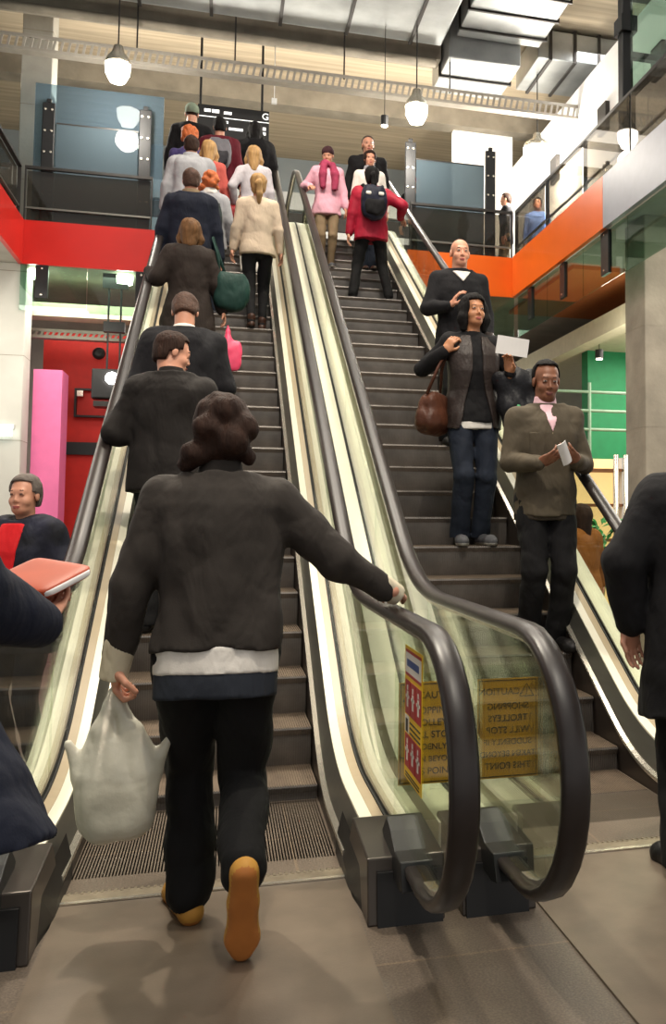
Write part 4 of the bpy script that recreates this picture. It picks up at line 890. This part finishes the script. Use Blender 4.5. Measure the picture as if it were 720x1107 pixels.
P_(CL,-.26,6.62,'broad man in long dark suit coat with a white collar band, head bowed',0,H=1.76,h=.012,bulk=.05,hem=-.42,rh=(.20,.25,.95),head=(0,-.5),hair=('short',hauburn),top=blk2,low=trous,shoe=shoe_b,lean=8,extras=ex(None,shirt=whitec,r=.07),group=UP)
W4=P_(CL,-.31,8.69,'woman with brown bob and dark coat, green shoulder bag, hand on left rail',0,H=1.64,fem=True,h=.013,bulk=.04,hem=-.40,lh=(-.325,.15,1.17),ldir=(0,1,.2),lpalm=(.2,0,-1),lel=(-.3,-.5,-1),rh=(.30,.02,.78),hair=('bob',mat('hair_dark_blond','#5e4126',.7,0,var=.3,scale=40,bump=.8,bscale=90,stretch=(1,1,.15),spec=.2)),top=dkbrown,low=trous,shoe=shoe_b,group=UP)
M5=P_(CL,-.36,10.08,'man in hooded navy jacket with tousled brown hair, near the rail',0,H=1.76,h=.014,bulk=.04,hem=-.16,hair=('short',hauburn),top=navy,low=trous,shoe=shoe_b,extras=ex(khaki,r=.088),group=UP)
P7=P_(CL,-.19,10.77,'small ginger-haired rider in pale grey top with a dark backpack',0,H=1.60,fem=True,h=.015,bulk=.02,hair=('updo',hginger),top=lgrey,low=denim,shoe=shoe_g,group=UP,extras=ex(whitec,r=.085))
P_(CL,-.43,11.81,'man in light grey hoodie with short dark hair on the left escalator',0,H=1.76,h=.015,bulk=.045,hair=('short',hbrown),top=lgrey,low=denim,shoe=shoe_g,group=UP,extras=ex(lgrey,r=.092))
P_(CL,-.24,12.30,'blonde rider in rust red top between the grey hoodie and the grey backpack',0,H=1.66,fem=True,h=.016,hair=('long',hblond),top=rust,low=denim,shoe=shoe_g,group=UP)
P_(CL,-.48,12.62,'rider with curly ginger hair and purple top at the left rail',0,H=1.73,h=.016,hair=('curly',hginger),top=purple,low=trous,shoe=shoe_b,group=UP)
P_(CL,-.50,13.65,'tall rider in black with a grey-green woollen cap, highest on the left',0,H=1.86,h=.016,bulk=.03,hair=('beanie',cloth('grey_green_knit','#7d8a78',.9,.2,.6,90),'bald',hbrown),top=blk,low=trous,shoe=shoe_b,group=UP)
P10=P_(CL,-.13,13.30,'dark-haired rider in maroon jacket wearing a grey backpack',0,H=1.78,h=.016,bulk=.03,hair=('short',hblack),top=maroon,low=trous,shoe=shoe_b,group=UP)
def ex11(c):
    P,s=c['P'],c['s']
P_(CL,.30,10.43,'woman in beige knit top and black leggings with a long blonde ponytail',0,H=1.70,fem=True,h=.012,hem=-.10,bulk=.012,hair=('ponytail',hblond),top=beige,low=blk,shoe=boot_b,group=UP,legr=.88,feet=[(.07,.06,0,-.1,0),(-.05,-.10,0,.05,0)],flare=-.012)
W12=P_(CL,.29,12.16,'woman in pale striped knit with loose blonde hair holding a red bag',0,H=1.65,fem=True,h=.014,bulk=.012,hair=('long',hblond),top=palek,low=whitec,shoe=shoe_g,group=UP,lh=(-.22,.08,.92))
P_(CL,.33,13.45,'rider all in black with a hood up at the top of the left escalator',0,H=1.70,h=.016,bulk=.05,hair=('beanie',blk,'long',hblack),top=blk,low=trous,shoe=shoe_b,group=UP)
# going down
def ex15(c):
    N,s=c['N'],c['s']; F=Field(N-.35,N+.3,.011)
    for a in range(12):
        t=a/12*2*pi; t2=(a+1)/12*2*pi; q=lambda t:N+V(.085*cos(t),.075*sin(t)+.02,.0+.02*sin(t*2))*s; F.cone(q(t),q(t2),.036*s,.036*s,.015)
    F.chain([N+V(.06,.10,-.02),N+V(.075,.145,-.16),N+V(.07,.15,-.32)],[.045,.05,.04],.02); F.chain([N+V(-.06,.10,-.02),N+V(-.085,.145,-.16),N+V(-.08,.15,-.34)],[.045,.05,.04],.02); F.noise(.006,50,2)
    fobj('scarf',F,scarfm,c['root'])
P_(CR,1.23,12.61,'woman in pink top, raspberry scarf and dark knitted hat coming down beside the centre rail',pi,H=1.64,fem=True,h=.012,bulk=.02,hem=-.16,rh=(.23,.16,1.03),lh=(-.24,.04,.80),head=(-.3,-.25),hair=('beanie',cloth('maroon_knit','#3c2226',.9,.2,.6,90),'bald',hbrown),top=pinkc,low=khaki,shoe=shoe_g,extras=ex15,group=DN,feet=[(.06,0,0,0,0),(-.06,.02,0,0,0)],legr=.9,flare=-.01)
P16=P_(CR,1.66,11.57,'rider seen from behind in a red jacket with a navy backpack, feet planted apart',0,H=1.66,h=.012,bulk=.03,hem=-.15,rh=(.37,.10,1.08),rdir=(.5,.8,-.1),rel=(.8,-.5,-.6),hair=('ponytail',hblack),top=redj,low=trous,shoe=shoe_b,feet=[(.22,0,0,-.2,0),(-.22,.02,0,.2,0)],group=DN)
P_(CR,1.78,12.61,'woman in white top standing behind the red jacket rider',pi,H=1.66,fem=True,h=.013,hair=('ponytail',hbrown),top=whitec,low=denim,shoe=boot_b,group=DN,skin=skinA,feet=[(.05,0,0,0,0),(-.05,.02,0,0,0)],extras=ex(lgrey))
P_(CR,1.80,13.1,'balding man in black at the top of the right escalator',pi,H=1.79,h=.014,bulk=.02,hair=('receding',hgrey),top=blk,low=trous,shoe=shoe_b,group=DN)
def ex19(c):
    layer(c,'undershirt',whitec,.030,.30,.515,lambda a,b,d: np.maximum(np.abs(a)-(d-.415)*.8,-b),0); collar(c,whitec,.068,.49,.53)
P_(CR,1.93,8.15,'bald man in black V-neck jumper over a white T-shirt, behind the dark-haired woman',pi,H=1.83,h=.011,headh=.0055,bulk=.012,hem=-.14,rh=(.13,.26,1.16),lh=(-.24,.12,.92),rdir=(-.35,.5,.8),rpalm=(-.6,.3,.3),rel=(.9,-.5,-.8),hair=('bald',hgrey),brow=hbrown,top=cloth('black_jumper','#131215'),low=trous,shoe=shoe_b,extras=ex19,group=DN,skin=skinA)
def ex20(c):
    P,s=c['P'],c['s']
    layer(c,'shirt_hem',whitec,.010,-.14,-.09)
    # open puffer gilet: two quilted fronts
    layer(c,'gilet',cloth('quilted_brown_nylon','#332b28',.45,.15,.3,60),.034,-.14,.50,lambda a,b,d:np.maximum(.035+np.clip(.25-d,0,1)*.22-np.abs(a)-(b<-.02)*.5,-.016-.004*np.cos(d*60)+0*a),.004)
W20L=(1.70,)+tread(CR,6.75)
W20=person('dark-haired woman in black top, brown gilet and jeans carrying a brown handbag',W20L,pi,H=1.82,fem=True,h=.009,headh=.0048,bulk=.008,hem=-.09,rh=(.225,.10,1.36),lh=(-.20,.26,1.20),rdir=(-.5,.25,.8),rpalm=(-.6,-.5,0),ldir=(.15,.35,.8),lpalm=(.6,.8,.1),rel=(.9,.1,-.9),lel=(-.7,-.5,-.7),curl=.55,rgrip=.9,head=(.18,.06),hair=('bob',hblack),skin=skinB,top=blk,low=denim,shoe=shoe_g,extras=ex20,group=DN,feet=[(.085,.02,0,-.15,0),(-.085,.0,0,.15,0)],flare=.008)
def ex21(c):
    layer(c,'shirt',cloth('pink_shirt','#dcb4bc',.7,.04),.026,.30,.53,lambda a,b,d:np.maximum(np.abs(a)-(d-.36)*.42,-b),0); collar(c,MATS['pink_shirt'],.066,.50,.585,'shirt_collar'); collar(c,olive,.088,.455,.525,'jacket_collar',-.02)
    P,s=c['P'],c['s']; F=Field(P+V(-.02,.02,-.2),P+V(.02,.3,.5),.006); 
    layer(c,'zip',mat('zip_metal','#8a7d62',.4,.6),0.023,-.12,.36,lambda a,b,d:np.maximum(np.abs(a)-.006,-b),0)
    for q in (1,-1): layer(c,'pocket',olive,.024,.20,.36,lambda a,b,d:np.maximum(np.abs(a-q*.09)-.045,-b),0)
    layer(c,'waistband',cloth('olive_rib','#383128',.9),.017,-.16,-.10)
M21L=(1.90,)+tread(CR,5.68)
M21=person('man in olive brown zip jacket and pink shirt reading down at a folded white paper',M21L,pi,H=1.78,lip=lipC,h=.0095,headh=.0048,bulk=.014,hem=-.13,rh=(.115,.25,1.115),lh=(-.115,.25,1.13),rdir=(-.65,.6,.35),ldir=(.65,.6,.35),rpalm=(-.5,-.2,.8),lpalm=(.5,-.2,.8),rel=(.6,-.6,-.9),lel=(-.6,-.6,-.9),curl=.55,head=(-.05,-.18),hair=('receding',hblack),skin=skinC,top=olive,low=cloth('black_suit_trousers','#111012'),shoe=shoe_b,extras=ex21,group=DN,feet=[(.10,.0,0,-.1,0),(-.09,.03,0,.1,0)],legr=1.08,flare=.012)
# on the lower floor
def exR(c):
    P,s=c['P'],c['s']; S=c['A'][1][0]; F=Field(S-.15,S+.15,.007); F.cone(S+V(.01,-.03,.068),S+V(.08,-.02,.088),.022,.020,.0); fobj('epaulette',F,blk2,c['root'])
    layer(c,'belt',cloth('black_belt','#0b0b0c',.5),.054,.03,.085)
person('person in black belted trench coat standing at the right edge, hand in the pocket',(1.80,3.42,0),-.1,H=1.76,h=.011,bulk=.05,hem=-.36,lh=(-.285,.07,.90),lel=(-1,-.3,-.1),lean=3,hair=('short',hblack),top=cloth('black_trench','#131214'),low=trous,shoe=shoe_b,extras=exR,group=None,feet=[(.13,.25,0,-.1,0),(-.14,-.05,0,.15,0)],flare=.02,legr=1.15)
BK=person('person in dark navy coat at the left edge holding an orange book in both hands',(-.615,2.10,0),-.75,H=1.74,h=.011,side_lean=-15,bulk=.045,hem=-.27,hemflare=.2,rh=(-.02,.36,1.07),lh=(-.20,.36,1.10),rdir=(-.45,.7,.3),ldir=(.55,.7,.25),rpalm=(-.3,0,1),lpalm=(.3,0,1),rel=(.5,-.6,-1),lel=(-.5,-.6,-1),curl=.35,hair=('short',hbrown),head=(0,-.3),top=navy,low=trous,shoe=shoe_b,group=None)
def exB(c):
    layer(c,'shirt',redsh,.070,.10,.52,lambda a,b,d:np.maximum(np.abs(a)-.055-(d-.1)*.06,-b),0)
fl=cloth('flowered_dark_cloth','#1a1b26',.8,.9); 
person('laughing grey-haired person in red top and dark flowered cardigan, lower left hall',(-.96,5.5,0),pi-.45,H=1.55,fem=True,h=.011,headh=.006,bulk=.05,hem=-.2,rh=(.18,.25,1.0),lh=(-.2,.22,.95),head=(.1,0),hair=('short',hgrey),top=fl,low=denim,shoe=shoe_g,extras=exB,group=None)
person('person with long brown hair and mustard brown coat behind the right escalator',(3.02,8.0,0),.3,H=1.46,fem=True,h=.014,bulk=.03,hem=-.3,hair=('long',hbrown),top=mustard,low=denim,shoe=shoe_b,group=None)
# upper gallery
person('person in dark clothes standing at the corner of the orange balcony',(4.62,15.9,HT),1.2,H=1.62,h=.018,hair=('short',hbrown),top=blk2,low=khaki,shoe=shoe_b,group=None,headh=.01)
person('person in blue shirt further back on the right-hand gallery',(5.25,16.1,HT),pi-.3,H=1.66,h=.018,hair=('short',hblack),skin=skinC,top=bluec,low=denim,shoe=shoe_b,group=None,headh=.01)
person('person in dark coat and red cap at the top beside the right escalator',(2.98,15.75,HT),pi,H=1.66,h=.018,hair=('beanie',redsh,'short',hblack),top=blk,low=trous,shoe=shoe_b,group=None,headh=.01)
# ------------------------------------------------------------------ carried things
def W(c,p): return c['world'](p)
def bagf(t,name,prims,m,h=.01,noise=.004,nf=40,cut=None):
    lo=np.min([np.array(p[0])-max(np.max(p[1]),.02) for p in prims],0)-.03; hi=np.max([np.array(p[0])+max(np.max(p[1]),.02) for p in prims],0)+.03
    F=Field(lo,hi,h)
    for p in prims: F.ell(p[0],p[1],.02,e=p[2] if len(p)>2 else 2.6)
    if noise: F.noise(noise,nf,3)
    if cut: F.cut(cut)
    return fobj(name,F,m,t)
def strap(t,pts,m,r=.012,name='strap'):
    o=MB().tube([tuple(p) for p in pts],r,8); me=bpy.data.meshes.new(name); me.from_pydata(o.v,[],o.f); me.materials.append(m); me.shade_smooth(); return link(name,me,t)
# carrier bag of the nearest man
pb=mat('thin_white_plastic','#cfcbbb',.35,0,var=.12,scale=10,bump=.3,bscale=30)
nt_=pb.node_tree; bs=nt_.nodes['Principled BSDF']; bs.inputs['Transmission Weight'].default_value=.0; bs.inputs['Alpha'].default_value=.80; bs.inputs['Subsurface Weight'].default_value=0
hw=np.array((-.315,3.39,.745))
def mk(t):
    F=Field((-.24,-.16,-.56),(.24,.16,.06),.008)
    F.ell((.02,0,-.38),(.125,.08,.125),.03,e=3); F.ell((.02,0,-.26),(.115,.06,.12),.05); 
    for q in (-1,1):
        F.chain([(q*.085+.02,0,-.27),(q*.05+.01,0,-.13),(q*.018,0,-.04),(q*.006,0,.005)],[.06,.034,.016,.014],.02); F.cone((q*.12+.02,0,-.27),(q*.17+.02,.0,-.17),.03,.012,.02)
    F.folds(.007,46,8,zs=.2); fobj('plastic_film',F,pb,t)
    G=Field((-.2,-.12,-.52),(.2,.12,-.25),.009); G.ell((.02,0,-.405),(.10,.06,.08),.0,e=6); fobj('white_package',G,mat('white_package','#e0dcc8',.5,var=.05),t)
item('carrier_bag','thin white plastic carrier bag hanging from the nearest man\'s left hand','bag',hw,-.05,mk).scale=(.88,.9,.9)
# green shoulder bag and pink bag of the woman with the bob
gz=W(W4,(.30,-.02,0)); 
def mk(t): bagf(t,'bag_body',[((0,0,0),(.15,.075,.17),3)],cloth('bottle_green_cloth','#12302a',.7)); strap(t,[(-.1,0,.15),(-.12,-.01,.30),(-.16,.0,.46),(-.1,.04,.30),(-.04,.05,.14)],MATS['bottle_green_cloth'],.014)
item('shoulder_bag','dark green shoulder bag of the woman with the brown bob','bag',(gz[0]+.05,gz[1],gz[2]+1.0),.1,mk)
def mk(t):
    F=Field((-.14,-.07,-.42),(.16,.07,.03),.009); F.ell((.03,0,-.27),(.085,.04,.13),.03,e=3); F.chain([(.0,0,-.2),(0,0,-.05),(0,0,0)],[.04,.014,.01],.03); F.noise(.005,40,2); fobj('bag_body',F,mat('pink_plastic','#e8486e',.45,var=.1,emit=None),t)
item('pink_bag','bright pink plastic bag hanging beside the broad man in the dark coat','bag',(gz[0]+.03,gz[1]-.02,gz[2]+.70),0,mk)
# red bag of the pale knit woman
p=W(W12,(-.24,.06,.86)); 
def mk(t): bagf(t,'bag_body',[((0,0,-.06),(.075,.05,.08),3)],cloth('red_leather','#8c1f24',.5)); strap(t,[(-.03,0,.0),(0,0,.07),(.03,0,0)],MATS['red_leather'],.008)
item('red_bag','small dark red bag held by the woman in pale knit','bag',p,0,mk)
def backpack(c,label,m,trim,off=-.20,zc=1.17,sc=1.,accent=None):
    p=W(c,(0,off,zc*c['s']))
    def mk(t):
        bagf(t,'bag_body',[((0,0,0),(.15*sc,.085*sc,.21*sc),3.2)],m,h=.012); bagf(t,'front_pocket',[((0,-.08*sc,-.07*sc),(.115*sc,.04*sc,.095*sc),3.2)],trim,h=.012)
        for q in (-1,1): strap(t,[(q*.09*sc,.05,.19*sc),(q*.115*sc,.10,.24*sc),(q*.125*sc,.19,.25*sc)],trim,.02,'shoulder_strap')
        if accent:
            for q in (-1,1): bagf(t,'reflector',[((q*.075,-.085,.09),(.032,.012,.022),4)],accent,h=.008,noise=0)
    item('backpack',label,'backpack',p,c['psi'],mk)
backpack(P16,'navy backpack with two white patches on the back of the red jacket rider',cloth('navy_nylon','#17192a',.6),blk,accent=whitec,zc=1.20)
backpack(P10,'grey backpack worn by the rider in maroon near the top of the left escalator',cloth('mid_grey_nylon','#6e6c72',.6),cloth('dark_grey_nylon','#2f2d33',.6))
backpack(P7,'small dark backpack worn by the ginger-haired rider',cloth('dark_teal_nylon','#25302f',.6),blk,off=-.17,zc=1.10,sc=.85)
# brown handbag, folded coat and white envelope of the dark-haired woman
lb=cloth('brown_leather','#4a2a1c',.45,.2,.3,60)
def mk(t): bagf(t,'bag_body',[((0,0,-.02),(.085,.145,.14),2.6),((0,0,-.09),(.10,.17,.10),2.6)],lb); strap(t,[(0,-.10,.09),(-.03,-.06,.28),(-.10,-.02,.42),(-.06,.05,.28),(0,.10,.09)],lb,.012)
p=W(W20,(.285,.02,.96)); item('handbag','slouchy brown leather handbag hanging from the dark-haired woman\'s shoulder','bag',p,pi-.7,mk)
def mk(t):
    F=Field((-.2,-.16,-.62),(.2,.16,.12),.011); F.chain([(.02,.02,.03),(.0,.02,-.15),(-.02,.02,-.42),(-.02,.02,-.52)],[.085,.10,.085,.05],.04); F.chain([(.10,.0,.04),(-.12,.03,.02)],[.07,.08],.04); F.chain([(-.11,.03,0),(-.12,.03,-.3)],[.08,.05],.05); F.noise(.012,30,6,zs=.4); fobj('coat_body',F,cloth('folded_black_nylon','#16161a',.5,.2,.3,60),t)
    G=Field((-.06,.08,-.3),(.06,.2,-.1),.008); G.ell((.0,.125,-.18),(.016,.008,.04),0,e=4); fobj('green_label',G,mat('green_label','#3f9c62',.5,var=0),t)
p=W(W20,(-.26,.16,1.12)); item('folded_coat','black padded coat draped over the dark-haired woman\'s left arm','coat',p,pi,mk)
paper=mat('white_paper','#e6e3e0',.6,var=.03)
def sheet(t,w,hh,name='sheet'):
    n=8; vs=[];
    for k in (0,.0025):
        for i in range(n+1):
            x=-w/2+w*i/n; y=.01*math.sin(i/n*pi)+k
            vs+=[(x,y,-hh/2),(x,y,hh/2)]
    m=2*(n+1); fs=[]
    for i in range(n): a=2*i; fs+=[(a,a+2,a+3,a+1),(m+a,m+a+1,m+a+3,m+a+2),(a,m+a,m+a+2,a+2),(a+1,a+3,m+a+3,m+a+1)]
    fs+=[(0,1,m+1,m),(2*n,m+2*n,m+2*n+1,2*n+1)]
    me=bpy.data.meshes.new(name); me.from_pydata(vs,[],fs); me.materials.append(paper); return link(name,me,t)
p=W(W20,(-.19,.345,1.335)); e=item('envelope','white envelope held up by the dark-haired woman','envelope',p,pi,lambda t:(sheet(t,.235,.125),sheet(t,.235,.05,'flap')))
e.rotation_euler=(-.15,-.08,pi+.1); e.children[1].location=(0,.004,.035)
p=W(M21,(-.01,.335,1.175)); e=item('folded_paper','folded white paper in the hands of the man in the olive brown jacket','paper',p,pi,lambda t:(sheet(t,.06,.15),sheet(t,.05,.14,'inner_fold'))); e.rotation_euler=(-.5,.55,pi); e.children[1].location=(.01,.006,.0)
def mk(t):
    F=Field((-.16,-.03,-.12),(.16,.03,.12),.007); F.ell((0,0,0),(.095,.014,.075),0,e=8); fobj('cover',F,mat('orange_cover','#b04216',.5,var=.15,scale=8),t)
    G=Field((-.16,-.03,-.12),(.16,.03,.12),.006); G.ell((.004,0,0),(.096,.009,.070),0,e=8); fobj('page_block',G,paper,t)
p=W(BK,(-.12,.44,1.165)); e=item('book','orange book held out flat by the person at the left edge','book',p,-.45,mk); e.rotation_euler=(-1.2,.1,-.7)
